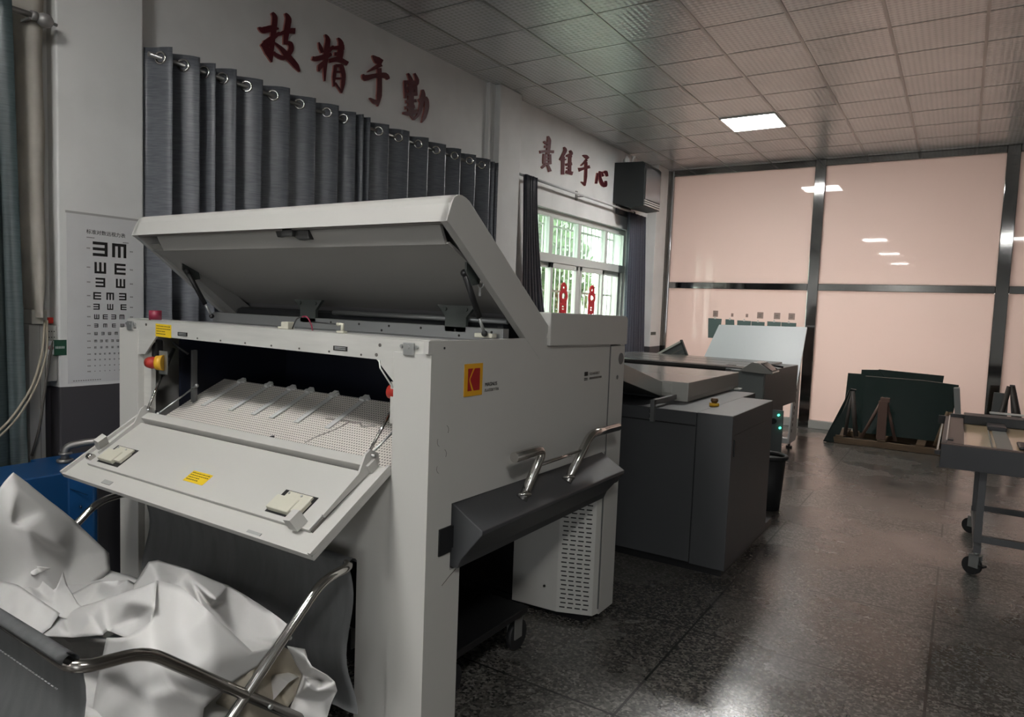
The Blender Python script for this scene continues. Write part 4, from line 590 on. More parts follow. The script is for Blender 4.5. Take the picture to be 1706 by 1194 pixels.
def ticks(bm):
    for s_, sz, _, z in rows:
        for y in (1.862, 2.088):
            for k in range(3): box(bm, XC, XC+.0004, y+k*.006, y+k*.006+.0035, z-.003, z+.003)
    for k in range(9): box(bm, XC, XC+.0004, 1.862+k*.0045, 1.865+k*.0045, 1.782, 1.7865)
    for k in range(7): box(bm, XC, XC+.0004, 2.05+k*.0045, 2.053+k*.0045, 1.772, 1.7765)
    for k in range(12): box(bm, XC, XC+.0004, 1.79+k*.012, 1.797+k*.012, 1.025, 1.029)
mk('small_print', INKG, ec, ticks)

# ------------------------------------------------------------------ wall fittings left of the chart
def strip(bm):
    rows_ = []
    for j in range(40):
        z = 3.64-(3.64-1.36)*j/39; q = max(0, (1.75-z)/.4); row = []
        y0 = lerp(1.555, 1.615, q**1.5); y1 = lerp(1.69, 1.652, q**1.5)+.006*math.sin(z*9)
        for i in range(13):
            u = i/12; row.append(bm.verts.new((-3.985+.125*math.sin(math.pi*u)**.6+noise.noise(Vector((u*2, z*1.7, 3)))*.014, lerp(y0, y1, u), z)))
        rows_.append(row)
    for A, Bq in zip(rows_, rows_[1:]):
        for i in range(12): bm.faces.new((A[i], A[i+1], Bq[i+1], Bq[i])).smooth = True
    bmesh.ops.solidify(bm, geom=bm.faces[:], thickness=.003)
solo('hanging_cloth', mat('stained_cream_cloth', (.72, .68, .61), .75, var=.16, vscale=5, bump=.1, bscale=20), strip, 'cream cloth strip hanging from the ceiling left of the eye-chart pillar', 'cloth')
tr = thing('cable_trunking', 'white vertical cable trunking running to the floor left of the eye chart', 'trunking', (-3.93, 1.63, 0))
pbox('channel', mat('aged_white_plastic', (.46, .45, .42), .5, var=.08), tr, -3.998, -3.92, 1.595, 1.667, .002, 1.325, bev=.003)
mk('cover_seam', INKG, tr, lambda bm: box(bm, -3.921, -3.9195, 1.643, 1.645, .01, 1.32))
pb = thing('power_box', 'small white power box on top of the cable trunking', 'power box', (-3.95, 1.63, 1.326))
pbox('housing', mat('aged_white_plastic2', (.50, .48, .43), .5), pb, -3.99, -3.90, 1.60, 1.672, 1.326, 1.40, bev=.004)
pbox('switch', RED, pb, -3.93, -3.90, 1.675, 1.70, 1.33, 1.36, bev=.003)
sb = thing('wall_socket', 'dirty white wall socket box beside the cable trunking', 'socket', (-3.95, 1.70, 1.18))
pbox('housing', mat('aged_white_plastic', (.46, .45, .42), .5), sb, -3.998, -3.915, 1.672, 1.722, 1.03, 1.32, bev=.003)
mk('socket_holes', INK, sb, lambda bm: [box(bm, -3.9155, -3.9145, 1.683+.012*i, 1.687+.012*i, 1.285-.03*j, 1.291-.03*j) for i in range(3) for j in range(2)])
sg = thing('safety_sign', 'small green and white no-smoking sign on the near pillar corner', 'sign', (-3.90, 1.72, 1.16))
pbox('plate', mat('green_sign', (.02, .075, .045), .45), sg, -3.908, -3.899, 1.700, 1.76, 1.165, 1.245)
pbox('white_field', WHITE_PL, sg, -3.908, -3.899, 1.672, 1.6995, 1.17, 1.24)
mk('prohibition_ring', mat('sign_red', (.4, .06, .06), .5), sg, lambda bm: (torus(bm, (-3.8985, 1.686, 1.205), (1, 0, 0), .0105, .0016, 16, 4), box(bm, -3.899, -3.898, 1.678, 1.694, 1.204, 1.2065)))
mk('small_lines', mat('sign_white', (.45, .5, .47), .5), sg, lambda bm: [box(bm, -3.8991, -3.8985, 1.707+.0075*i, 1.7125+.0075*i, 1.20, 1.212) for i in range(6)])
solo('cable', mat('beige_cable', (.30, .26, .20), .5), lambda bm: (tube(bm, [(-3.89, 1.655, 1.345), (-3.84, 1.625, 1.20), (-3.78, 1.555, 1.03), (-3.74, 1.43, .86), (-3.70, 1.25, .74)], .006, 8, fil=.2), tube(bm, [(-3.887, 1.665, 1.345), (-3.83, 1.64, 1.19), (-3.77, 1.565, 1.02), (-3.73, 1.44, .845), (-3.70, 1.25, .72)], .005, 8, fil=.2)), 'beige twin cable sagging from the power box in front of the teal curtain', 'cable')
solo('cable', mat('grey_cable', (.11, .10, .09), .5), lambda bm: tube(bm, [(-3.905, 1.695, 1.24), (-3.895, 1.672, 1.12), (-3.89, 1.645, .95), (-3.885, 1.625, .80), (-3.87, 1.58, .665)], .007, 8, fil=.15), 'dark grey cable hanging down the white trunking', 'cable')
solo('plaster_crack_strip', mat('clear_tape', (.40, .39, .38), .4), lambda bm: box(bm, -3.8995, -3.8985, 1.76, 2.164, 1.90, 1.912), 'grey tape strip across the near pillar above the eye chart', 'tape')
sg2 = solo('wall_sign', mat('dark_green_sign', (.01, .03, .02), .4), lambda bm: box(bm, -3.86, -3.852, 9.74, 9.92, 1.17, 1.215), 'tiny dark green sign on the pillar beside the blue-grey curtain', 'sign')

# black box high on the wall
sp = thing('wall_speaker', 'large black box with glossy arched front mounted high in the corner beside the partition', 'wall box', (-3.78, 8.8, 2.85))
pr_ = [(-3.998, 2.93), (-3.75, 2.86), (-3.565, 2.875), (-3.565, 3.405), (-3.6, 3.44), (-3.998, 3.455)]
mk('housing', mat('black_box_shell', (.010, .013, .014), .5), sp, lambda bm: prism(bm, pr_, 'y', 8.506, 9.08, .006))
def arch(bm):
    pts = [(8.54, 2.97)]+[(8.54+.5*k/10, 3.33+.055*math.sin(math.pi*k/10)) for k in range(11)]+[(9.04, 2.97)]
    prism(bm, pts, 'x', -3.566, -3.556)
mk('front_window', mat('glossy_grey_front', (.10, .095, .095), .15, coat=.5), sp, arch)
mk('louvre', ALU, sp, lambda bm: [box(bm, -3.572, -3.548, 8.52, 9.06, 2.885+.028*i, 2.897+.028*i, .003) for i in range(3)])
pbox('wall_bracket', DGREY, sp, -3.998, -3.95, 8.6, 9.0, 2.80, 2.93)
bo = thing('bottle', 'small white jug standing on top of the black wall box', 'bottle', (-3.86, 8.60, 3.457))
mk('body', WHITE_PL, bo, lambda bm: tube(bm, [(-3.87, 8.60, 3.456), (-3.87, 8.60, 3.50), (-3.87, 8.60, 3.525), (-3.87, 8.60, 3.535), (-3.87, 8.60, 3.552)], [.045, .045, .03, .014, .013], 16))
bo2 = thing('spray_nozzle', 'white trigger spray head standing beside the jug on the black wall box', 'sprayer', (-3.78, 8.60, 3.457))
mk('stem', WHITE_PL, bo2, lambda bm: (tube(bm, [(-3.80, 8.60, 3.452), (-3.785, 8.60, 3.50), (-3.77, 8.60, 3.53)], [.014, .01, .012], 10), tube(bm, [(-3.80, 8.6, 3.535), (-3.75, 8.6, 3.525)], .012, 8)))
# ------------------------------------------------------------------ the open plate-setting machine
XL, XR, YF, YB = -3.215, -1.38, 1.673, 3.155
pm = thing('plate_machine', 'large white plate-making machine with raised lid and lowered front flap', 'printing machine', (-2.3, 2.4, 0))
# side panel with cut-away below, front post return, rear post
def side(bm):
    pts = [(YF+.012, .02), (1.857, .02), (1.857, .615), (1.80, .615), (1.80, .842), (2.99, .832), (2.99, 1.345), (2.395, 1.35), (2.395, 1.385), (1.66, 1.385), (1.66, 1.345), (YF+.012, 1.343)]
    prism(bm, pts, 'x', XR-.022, XR-.0015)
mk('side_panel', PAINT, pm, side)
mk('side_panel', PAINT, pm, lambda bm: prism(bm, [(YF+.02, .02), (YB, .02), (YB, 1.345), (YF+.02, 1.345)], 'x', XL, XL+.02))
mk('front_post', PAINT, pm, lambda bm: prism(bm, [(-1.536, YF), (XR, YF), (XR, 1.80), (XR-.02, 1.80), (XR-.02, 1.70), (-1.536, 1.70)], 'z', .02, 1.343))
mk('front_post', PAINT, pm, lambda bm: prism(bm, [(XL, YF), (-3.06, YF), (-3.06, 1.725), (XL, 1.725)], 'z', .02, 1.343, .002))
mk('post_inner_plate', ALU, pm, lambda bm: prism(bm, [(-3.059, 1.70), (-3.0, 1.70), (-3.0, 1.72), (-3.059, 1.72)], 'z', .75, 1.35))
mk('rear_post', PAINT, pm, lambda bm: box(bm, XR-.16, XR+.001, 2.995, YB, .03, 1.336, .003))
mk('rear_post_seam', DGREY2, pm, lambda bm: box(bm, XR-.01, XR+.0005, 2.985, 2.994, .06, 1.335))
mk('round_plug', DGREY2, pm, lambda bm: (cyl(bm, (XR-.01, 3.109, 1.272), (XR+.003, 3.109, 1.272), .028, 20), cyl(bm, (XR-.01, 3.078, 1.183), (XR+.002, 3.078, 1.183), .011, 14)))
mk('screw', BLACK, pm, lambda bm: cyl(bm, (XR-.01, 1.738, 1.362), (XR, 1.738, 1.362), .004, 10))
def arcs(bm):
    for y, z, a in ((1.754, 1.094, -.6), (1.731, 1.062, 2.6), (1.746, 1.016, -.6), (1.732, .974, 2.6)):
        pts = [(XR+.0003, y+.017*math.cos(a+k*.35), z+.017*math.sin(a+k*.35)) for k in range(6)]
        tube(bm, pts, .0007, 5)
    tube(bm, [(XR+.0003, 1.76, .575), (XR+.0003, 1.80, .595), (XR+.0003, 1.835, .61)], .0012, 5)
mk('knockout_marks', INKG, pm, arcs)
# slot at the front post for the trolley
mk('trolley_slot', BLACK, pm, lambda bm: box(bm, XR-.012, XR+.0008, 1.765, 1.83, .69, .765))
# front lower panels
pbox('lower_panel', PAINT, pm, -1.712, -1.5535, 1.70, 1.72, .03, .925, bev=.002)
pbox('apron_panel', PAINT, pm, -2.829, -1.7125, 1.702, 1.72, .60, .925)
pbox('lower_panel', PAINT, pm, -3.055, -2.83, 1.70, 1.72, .03, .90, bev=.002)
mk('panel_gap', BLACK, pm, lambda bm: (box(bm, -1.553, -1.5365, 1.704, 1.715, .03, .93), box(bm, -2.895, -2.891, 1.6993, 1.70, .03, .90)))
pbox('back_wall', NAVY, pm, XL+.03, XR-.03, 2.42, 2.45, .88, 1.36)
pbox('inner_floor', NAVY, pm, XL+.03, XR-.03, 1.735, 2.42, .88, .90)
pbox('rear_panel', PAINT, pm, XL+.02, XR-.03, 3.13, 3.15, .05, 1.34)
pbox('top_deck', mat('deck_grey', (.30, .30, .30), .4, .4), pm, XL+.02, XR-.025, 1.80, 2.40, 1.352, 1.372)
pbox('bay_back_wall', BLACK, pm, XL+.03, -1.78, 2.92, 2.95, .04, .83)
pbox('bay_ceiling', BLACK, pm, XL+.03, XR-.03, 1.74, 2.98, .84, .87)
mk('plinth', BLACK, pm, lambda bm: (box(bm, XL+.05, XR-.05, 2.93, 3.12, .0, .03), box(bm, XR-.14, XR-.02, 1.70, 1.83, 0, .02), box(bm, XL+.02, XL+.14, 1.70, 1.83, 0, .02)))
# cooling cabinet with angled vent grille in the rear
mk('cooling_cabinet', PAINT, pm, lambda bm: prism(bm, [(-1.80, 2.868), (-1.555, 2.884), (-1.392, 2.947), (-1.384, 2.985), (-1.384, 3.13), (-1.80, 3.13)], 'z', .035, .83, .002))
def slots(bm):
    a = Vector((-1.555, 2.884, 0)); b = Vector((-1.392, 2.947, 0)); d = (b-a).normalized(); n_ = Vector((d.y, -d.x, 0)); L = (b-a).length
    for c in range(4):
        for r_ in range(34):
            o = a+d*(.016+c*.037+(.004 if r_ % 2 else 0)); z = .06+r_*.0222
            q = [o, o+d*.026, o+d*.026+n_*.0012, o+n_*.0012]
            prism(bm, [(p.x, p.y) for p in q], 'z', z, z+.006)
mk('vent_slots', INK, pm, slots)
mk('screw', INK, pm, lambda bm: cyl(bm, (-1.62, 2.872, .15), (-1.62, 2.877, .15), .006, 10))
# rear hood
def hood(bm):
    pts = [(2.392, 1.352), (3.15, 1.341), (3.15, 1.455), (3.143, 1.472), (3.125, 1.479), (2.392, 1.486)]
    prism(bm, pts, 'x', XL, XR+.012, .004)
hd = mk('rear_hood', PAINT, pm, hood)
mk('hood_gap_strip', ALU, pm, lambda bm: box(bm, XR-.01, XR+.004, 3.09, 3.14, 1.337, 1.341))  # thin aluminium strip in the gap below the rear hood
# top beam in bare metal
def beam(bm):
    pts = [(-3.135, 1.352), (-3.06, 1.352), (-3.06, 1.23), (-2.99, 1.235), (-2.9, 1.318), (-2.82, 1.318), (-1.60, 1.312), (-1.50, 1.225), (-1.373, 1.225), (-1.373, 1.383), (-3.135, 1.386)]
    prism(bm, pts, 'y', 1.652, 1.66)
bmx = mk('top_beam', ALU, pm, beam)
mk('beam_flange', ALU, bmx, lambda bm: box(bm, -3.135, -1.373, 1.652, 1.74, 1.384, 1.388))
mk('beam_slot', INK, bmx, lambda bm: [box(bm, x-.034, x+.034, 1.6505, 1.653, 1.329, 1.345) for x in (-2.705, -1.77)])
mk('beam_slot_insert', ZINC, bmx, lambda bm: [box(bm, x-.027, x+.027, 1.6498, 1.652, z, z+.004) for x in (-2.705, -1.77) for z in (1.3325, 1.3385)])
mk('rivets', INKG, bmx, lambda bm: [cyl(bm, (x, 1.650, z), (x, 1.653, z), .0038, 8) for x, z in [(-2.6+.155*i, 1.326-.0006*i) for i in range(7)]]+[cyl(bm, (-1.585, 1.65, 1.36), (-1.585, 1.653, 1.36), .006, 8), cyl(bm, (-1.60, 1.65, 1.327), (-1.60, 1.653, 1.327), .006, 8), cyl(bm, (-2.98, 1.65, 1.365), (-2.98, 1.653, 1.365), .006, 8)])
def label(nm, M, w_, h_, parent):
    lb = mk(nm, YELLOW, parent, lambda bm: (box(bm, 0, w_, 0, h_, 0, .0008), xf(bm, M)), label='yellow warning label')
    def ln(bm):
        q = random.Random(3)
        for j in range(4):
            x = .06*w_
            while x < w_*(.95 if j < 2 else .6):
                s = w_*q.uniform(.03, .09); box(bm, x, x+s, h_*(.80-.2*j), h_*(.80-.2*j)+h_*.06, .0008, .0012); x += s+w_*.025
        xf(bm, M)
    mk('print', INK, lb, ln)
label('warning_label', frame((-2.905, 1.6515, 1.318), (1, 0, -.015), (0, 0, 1)), .118, .055, bmx)
for x in (-1.455, -3.10):
    mk('latch_plate', ZINC, bmx, lambda bm: (box(bm, x-.022, x+.022, 1.642, 1.65, 1.335, 1.376, .002), cyl(bm, (x, 1.640, 1.362), (x, 1.645, 1.362), .006, 10), cyl(bm, (x+.031, 1.645, 1.363), (x+.031, 1.653, 1.363), .006, 8), cyl(bm, (x-.033, 1.645, 1.363), (x-.033, 1.653, 1.363), .006, 8)))
bmx.location.y += .0235; bmx.location.x -= .016
mk('gusset', ALU, pm, lambda bm: (tube(bm, [(-1.60, 1.672, 1.31), (-1.598, 1.675, 1.285), (-1.54, 1.675, 1.225)], .003, 6), box(bm, -1.575, -1.53, 1.702, 1.706, 1.10, 1.24)))
mk('hinge_bolts', ZINC, pm, lambda bm: [(cyl(bm, (-3.05, 1.69, z), (-2.955, 1.69, z-.003), .004, 8)) for z in (1.315, 1.295)])
mk('red_cap', WINE, pm, lambda bm: tube(bm, [(-2.968, 1.70, 1.386), (-2.968, 1.70, 1.428)], .026, 18))
# small fittings along the beam
mk('connector', IVORY, pm, lambda bm: (box(bm, -2.13, -2.09, 1.70, 1.73, 1.388, 1.415, .003), box(bm, -2.155, -2.13, 1.705, 1.725, 1.388, 1.396, .002), tube(bm, [(-1.815, 1.71, 1.388), (-1.815, 1.71, 1.418), (-1.84, 1.71, 1.418)], .007, 8), box(bm, -1.835, -1.80, 1.70, 1.72, 1.388, 1.396, .002)))
mk('wire', WINE, pm, lambda bm: tube(bm, [(-2.06, 1.74, 1.435), (-2.03, 1.735, 1.44), (-2.0, 1.73, 1.415), (-1.985, 1.725, 1.389)], .003, 6, fil=.02))
mk('wire', BLACK, pm, lambda bm: (tube(bm, [(-1.845, 1.71, 1.418), (-1.99, 1.72, 1.42)], .0025, 6), tube(bm, [(-2.09, 1.72, 1.39), (-2.085, 1.735, 1.43), (-2.06, 1.75, 1.44)], .0025, 6, fil=.02)))
# inner rail under the lid
pbox('inner_rail', mat('rail_metal', (.34, .35, .35), .4, .6), pm, -3.15, -1.40, 2.10, 2.14, 1.373, 1.420, bev=.002)
mk('rail_holes', INK, pm, lambda bm: [cyl(bm, (x, 2.0985, z), (x, 2.101, z), .005, 8) for x, z in [(-2.3+.17*i, 1.406) for i in range(6)]+[(-2.0, 1.386), (-1.6, 1.386)]])
pbox('drum_cover', mat('dark_drum', (.035, .036, .04), .3), pm, -3.1, -1.45, 2.18, 2.33, 1.372, 1.452, bev=.03)
mk('drum_bar', mat('rail_metal', (.34, .35, .35), .4, .6), pm, lambda bm: cyl(bm, (-2.35, 2.16, 1.447), (-1.42, 2.16, 1.447), .011, 12))
for x in (-2.45, -1.62): mk('hinge', mat('hinge_grey', (.06, .07, .065), .4), pm, lambda bm: (prism(bm, [(x-.09, 1.50), (x+.09, 1.50), (x+.05, 1.455), (x+.05, 1.40), (x-.05, 1.40), (x-.05, 1.455)], 'y', 2.10, 2.115), [cyl(bm, (x+d, 2.095, 1.485), (x+d, 2.10, 1.485), .008, 10) for d in (-.05, .05)]))
pbox('rail_clip', IVORY, pm, -1.50, -1.42, 2.06, 2.09, 1.386, 1.402, bev=.002)

# raised lid (outer profile in y,z)
OUT = [(1.729, 1.763), (1.752, 1.822), (1.764, 1.842), (1.782, 1.853), (1.803, 1.855), (1.825, 1.85), (1.845, 1.842), (2.30, 1.503), (2.405, 1.424), (2.388, 1.395), (2.341, 1.300)]
lid = mk('lid', PAINT, pm, lambda bm: prism(bm, OUT+[(2.320, 1.316), (2.372, 1.412), (2.29, 1.484), (1.838, 1.826), (1.80, 1.838), (1.777, 1.832), (1.747, 1.765)], 'x', XL+.012, XR-.004, 0))
def lidside(x0, x1):
    return lambda bm: prism(bm, OUT+[(2.292, 1.335), (1.80, 1.716), (1.742, 1.757)], 'x', x0, x1, .0015)
mk('lid_side', PAINT, lid, lidside(XR-.03, XR)); mk('lid_side', PAINT, lid, lidside(XL, XL+.03))
mk('lid_lip_edge', mat('lid_lip_grey', (.22, .20, .19), .5), lid, lambda bm: box(bm, XL+.03, XR-.03, 1.745, 1.76, 1.758, 1.766))  # thin strip along the lid lip, darker than the machine paint
# inner liner: front fascia then the big recessed panel
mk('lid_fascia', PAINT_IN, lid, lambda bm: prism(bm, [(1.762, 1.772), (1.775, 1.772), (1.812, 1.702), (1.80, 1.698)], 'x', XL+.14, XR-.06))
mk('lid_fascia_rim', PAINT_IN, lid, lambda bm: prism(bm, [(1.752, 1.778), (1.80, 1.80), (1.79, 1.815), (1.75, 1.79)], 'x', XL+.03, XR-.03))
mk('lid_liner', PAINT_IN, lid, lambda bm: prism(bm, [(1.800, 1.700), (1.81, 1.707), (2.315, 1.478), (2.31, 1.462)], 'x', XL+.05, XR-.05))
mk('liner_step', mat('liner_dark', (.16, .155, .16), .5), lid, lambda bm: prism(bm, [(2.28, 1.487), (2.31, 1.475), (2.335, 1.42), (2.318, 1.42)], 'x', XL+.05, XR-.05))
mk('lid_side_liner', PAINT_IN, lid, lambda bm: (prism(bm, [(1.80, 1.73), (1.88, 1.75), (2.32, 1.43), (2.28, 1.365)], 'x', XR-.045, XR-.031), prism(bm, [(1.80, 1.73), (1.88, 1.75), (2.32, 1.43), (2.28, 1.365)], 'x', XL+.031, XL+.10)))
def latch(bm):
    prism(bm, [(-2.255, 1.775), (-2.065, 1.775), (-2.055, 1.725), (-2.11, 1.722), (-2.16, 1.742), (-2.235, 1.735)], 'y', 1.76, 1.79, .004); box(bm, -2.19, -2.13, 1.745, 1.76, 1.735, 1.77, .003)
mk('lid_latch', mat('latch_dark', (.03, .03, .03), .4), lid, latch)
for x, s in ((-1.452, 1), (-3.09, -1)):
    a, c = Vector((x, 1.925, 1.612)), Vector((x+.005, 2.05, 1.402)); m_ = a.lerp(c, .72)
    stt = mk('gas_strut', BLACK, lid, lambda bm: (tube(bm, [a, m_], .011, 12), sphere(bm, a, .014), sphere(bm, c, .012)))
    mk('strut_rod', ZINC, stt, lambda bm: tube(bm, [m_, c], .006, 10))
    mk('strut_bracket', mat('hinge_grey', (.06, .07, .065), .4), lid, lambda bm: (prism(bm, [(1.91, 1.66), (1.98, 1.66), (2.0, 1.58), (1.95, 1.57), (1.91, 1.62)], 'x', x+s*.012, x+s*.02)))
kt = mk('key', ZINC, lid, lambda bm: (torus(bm, (-1.425, 1.985, 1.575), (0, 1, 0), .012, .002, 14, 5), box(bm, -1.43, -1.422, 1.982, 1.985, 1.535, 1.565)))
mk('lock_barrel', STEEL, lid, lambda bm: cyl(bm, (-1.43, 1.985, 1.59), (-1.41, 1.985, 1.59), .012, 14))

# emergency stops inside the posts
def estop(x, y, z, bx):
    e = mk('emergency_stop', YPLAS, pm, lambda bm: tube(bm, [(x+.012, y+.012, z), (x-.012, y-.006, z)], [.034, .030], 18))
    mk('stop_button', RED, e, lambda bm: tube(bm, [(x-.012, y-.006, z), (x-bx*.6, y-.010, z-.002), (x-bx, y-.014, z-.002)], [.017, .027, .023], 18))
    mk('stop_bracket', ZINC, e, lambda bm: box(bm, x-.03, x+.03, y+.016, y+.021, z-.05, z+.05))
estop(-2.888, 1.672, 1.205, .06); estop(-1.525, 1.735, 1.205, .07)
mk('inner_side_wall', NAVY, pm, lambda bm: (box(bm, -3.0, -2.985, 1.83, 2.42, .9, 1.35), box(bm, -1.47, -1.455, 1.75, 2.42, .9, 1.35)))
mk('inner_column', DGREY2, pm, lambda bm: (box(bm, -2.955, -2.935, 1.86, 1.88, .95, 1.25), box(bm, -2.935, -2.93, 1.855, 1.875, .95, 1.25)))
mk('cable_clip', BLACK, pm, lambda bm: (tube(bm, [(-3.0, 1.72, .97), (-2.97, 1.70, .955), (-2.90, 1.72, .945), (-2.84, 1.74, .945)], .013, 8, fil=.05), tube(bm, [(-2.96, 1.78, 1.285), (-2.93, 1.78, 1.27), (-2.88, 1.80, 1.24)], .006, 6), box(bm, -3.005, -2.97, 1.70, 1.74, 1.22, 1.30, .01)))
mk('clip_bracket', ZINC, pm, lambda bm: box(bm, -2.96, -2.92, 1.83, 1.87, .945, .975, .003))

# perforated loading bed with fingers
PB0, PB1 = Vector((0, 1.70, .935)), Vector((0, 2.055, 1.102)); pv = (PB1-PB0).normalized(); pn = Vector((0, -pv.z, pv.y))
def bed(bm):
    A = [(-2.965, 0), (-1.485, 0), (-1.485, .392), (-3.0, .392)]
    up = [bm.verts.new(Vector((x, *(PB0+pv*v).yz))) for x, v in A]; dn = [bm.verts.new(Vector((x, *(PB0+pv*v-pn*.006).yz))) for x, v in A]
    bm.faces.new(up); bm.faces.new(dn[::-1])
    for i in range(4): bm.faces.new((up[i], dn[i], dn[(i+1) % 4], up[(i+1) % 4]))
    bmesh.ops.recalc_face_normals(bm, faces=bm.faces[:])
bedo = mk('perforated_bed', PERF, pm, bed)
def onbed(x, v, h): p = PB0+pv*v+pn*h; return Vector((x, p.y, p.z))
for x in (-2.835, -2.638, -2.481, -2.363, -2.209, -2.03):
    def fg(bm):
        for (a, b, v0, v1, h0, h1) in ((-.013, .013, .16, .38, .003, .008), (-.027, .027, .375, .388, .004, .012), (-.012, .012, .365, .40, .005, .016)):
            q = [onbed(x+a+(.012 if v0 < .2 else 0)*0, v0, h0), onbed(x+b, v0, h0), onbed(x+b, v1, h0), onbed(x+a, v1, h0)]; q2 = [p+pn*(h1-h0) for p in q]
            vs = [bm.verts.new(p) for p in q+q2]
            for f_ in ((3, 2, 1, 0), (4, 5, 6, 7), (0, 1, 5, 4), (1, 2, 6, 5), (2, 3, 7, 6), (3, 0, 4, 7)): bm.faces.new([vs[i] for i in f_])
    mk('plate_finger', WHITE_PL, bedo, fg)
def gash(bm):
    q = random.Random(5); p = [(-2.10, .22)]
    for _ in range(9): p.append((p[-1][0]+.03, .22+q.uniform(-.012, .012)))
    tube(bm, [onbed(x, v, .001) for x, v in p], .004, 5); p = [(-1.97, .23), (-1.985, .18), (-2.0, .15), (-2.03, .11), (-2.05, .06)]; tube(bm, [onbed(x, v, .001) for x, v in p], .003, 5)
mk('tape_seam', mat('dull_tape', (.36, .33, .30), .5), bedo, gash)
mk('round_hole', BLACK, bedo, lambda bm: tube(bm, [onbed(-2.235, .05, .0005), onbed(-2.235, .05, .002)], .013, 14))

# lowered front flap: local frame u along +x, v up the slope, w normal
F0 = Vector((0, 1.347, .7545)); fv = Vector((0, .313, .1955)).normalized(); fn = Vector((0, -fv.z, fv.y))
FM = Matrix.Translation(F0) @ Matrix((Vector((1, 0, 0)), fv, fn)).transposed().to_4x4()
def fbox(bm, *a, bev=0): 
    b2 = bmesh.new(); box(b2, *a, bev=bev); xf(b2, FM); me_ = bpy.data.meshes.new('t'); b2.to_mesh(me_); b2.free(); bm.from_mesh(me_); bpy.data.meshes.remove(me_)
def fpr(bm, pts, ax, a, b):
    b2 = bmesh.new(); prism(b2, pts, ax, a, b); xf(b2, FM); me_ = bpy.data.meshes.new('t'); b2.to_mesh(me_); b2.free(); bm.from_mesh(me_); bpy.data.meshes.remove(me_)
U0, U1, VL = -3.038, -1.537, .385
fl = mk('front_flap', PAINT, pm, lambda bm: (fbox(bm, U0, U1, 0, VL, -.018, 0, bev=.002), fbox(bm, U0, U0+.012, .0, VL, 0, .014), fbox(bm, U1-.012, U1, 0, VL, 0, .014), fbox(bm, U0, U1, 0, .008, 0, .004)))
mk('inner_panel', PAINT, fl, lambda bm: fbox(bm, -2.945, -1.615, .072, .335, 0, .014, bev=.002))
mk('top_rail', PAINT, fl, lambda bm: (fbox(bm, -2.965, -1.59, .345, .385, .0, .034, bev=.002)))
mk('panel_slot', INKG, fl, lambda bm: (fbox(bm, -1.612, -1.607, .075, .335, 0, .010), fbox(bm, -2.955, -2.949, .075, .335, 0, .006), fbox(bm, -2.94, -1.62, .337, .344, 0, .004)))
for a in (-2.89, -1.835):
    lt = mk('flap_latch', IVORY, fl, lambda bm: (fbox(bm, a, a+.105, .098, .155, .015, .034, bev=.003), fbox(bm, a+.02, a+.135, .150, .185, .015, .024, bev=.002), fbox(bm, a+.10, a+.145, .11, .165, .016, .030, bev=.002)))
    mk('latch_recess', BLACK, lt, lambda bm: fbox(bm, a-.008, a+.148, .092, .192, .0142, .0155))
    mk('latch_screw', ZINC, lt, lambda bm: [tube(bm, [FM @ Vector((a+d, .175, .024)), FM @ Vector((a+d, .175, .027))], .004, 8) for d in (.03, .09)])
mk('striker', PAINT, fl, lambda bm: (fpr(bm, [(-2.985, .016), (-2.955, .016), (-2.925, .065), (-2.95, .075), (-2.985, .03)], 'y', .145, .185), fpr(bm, [(-1.685, .016), (-1.645, .016), (-1.655, .060), (-1.69, .055)], 'y', .055, .10)))
mk('roller', STEEL, fl, lambda bm: (tube(bm, [FM @ Vector((-2.97, .10, .02)), FM @ Vector((-2.94, .10, .02))], .014, 12)))
label('warning_label', FM @ frame((-2.335, .118, .0142), (1, 0, 0), (0, 1, 0)), .118, .052, fl)
mk('slot_cover', mat('slot_grey', (.36, .36, .35), .5), fl, lambda bm: (fbox(bm, -1.85, -1.785, .004, .02, .0, .003), fbox(bm, -2.75, -2.69, .016, .034, 0, .003)))
for x, s in ((-2.945, -1), (-1.605, 1)):
    hb = mk('flap_bracket', PAINT, fl, lambda bm: fpr(bm, [(.13, .012), (.40, .0), (.412, .03), (.39, .066), (.365, .066), (.31, .032), (.13, .024)], 'x', x-.004, x+.004))
    mk('bracket_bolt', ZINC, hb, lambda bm: tube(bm, [FM @ Vector((x-.02, .385, .045)), FM @ Vector((x+.02, .385, .045))], .006, 8))
    p = FM @ Vector((x-.01*s, .385, .05))
    q = Vector((x-.05*(s < 0)+.03*(s > 0), 1.80, 1.255)); h_ = p.lerp(q, .55)
    g = mk('gas_strut', BLACK, fl, lambda bm: tube(bm, [h_, q], .0095, 10)); mk('strut_rod', STEEL, g, lambda bm: tube(bm, [p, h_], .0055, 8))
    p2 = p+Vector((.03*-s, .03, -.02)); q2 = Vector((x-.035*s, 1.86, 1.09))
    mk('stay_rod', ZINC, fl, lambda bm: (tube(bm, [p2, q2], .004, 8), sphere(bm, q2, .009), sphere(bm, p2, .009)))

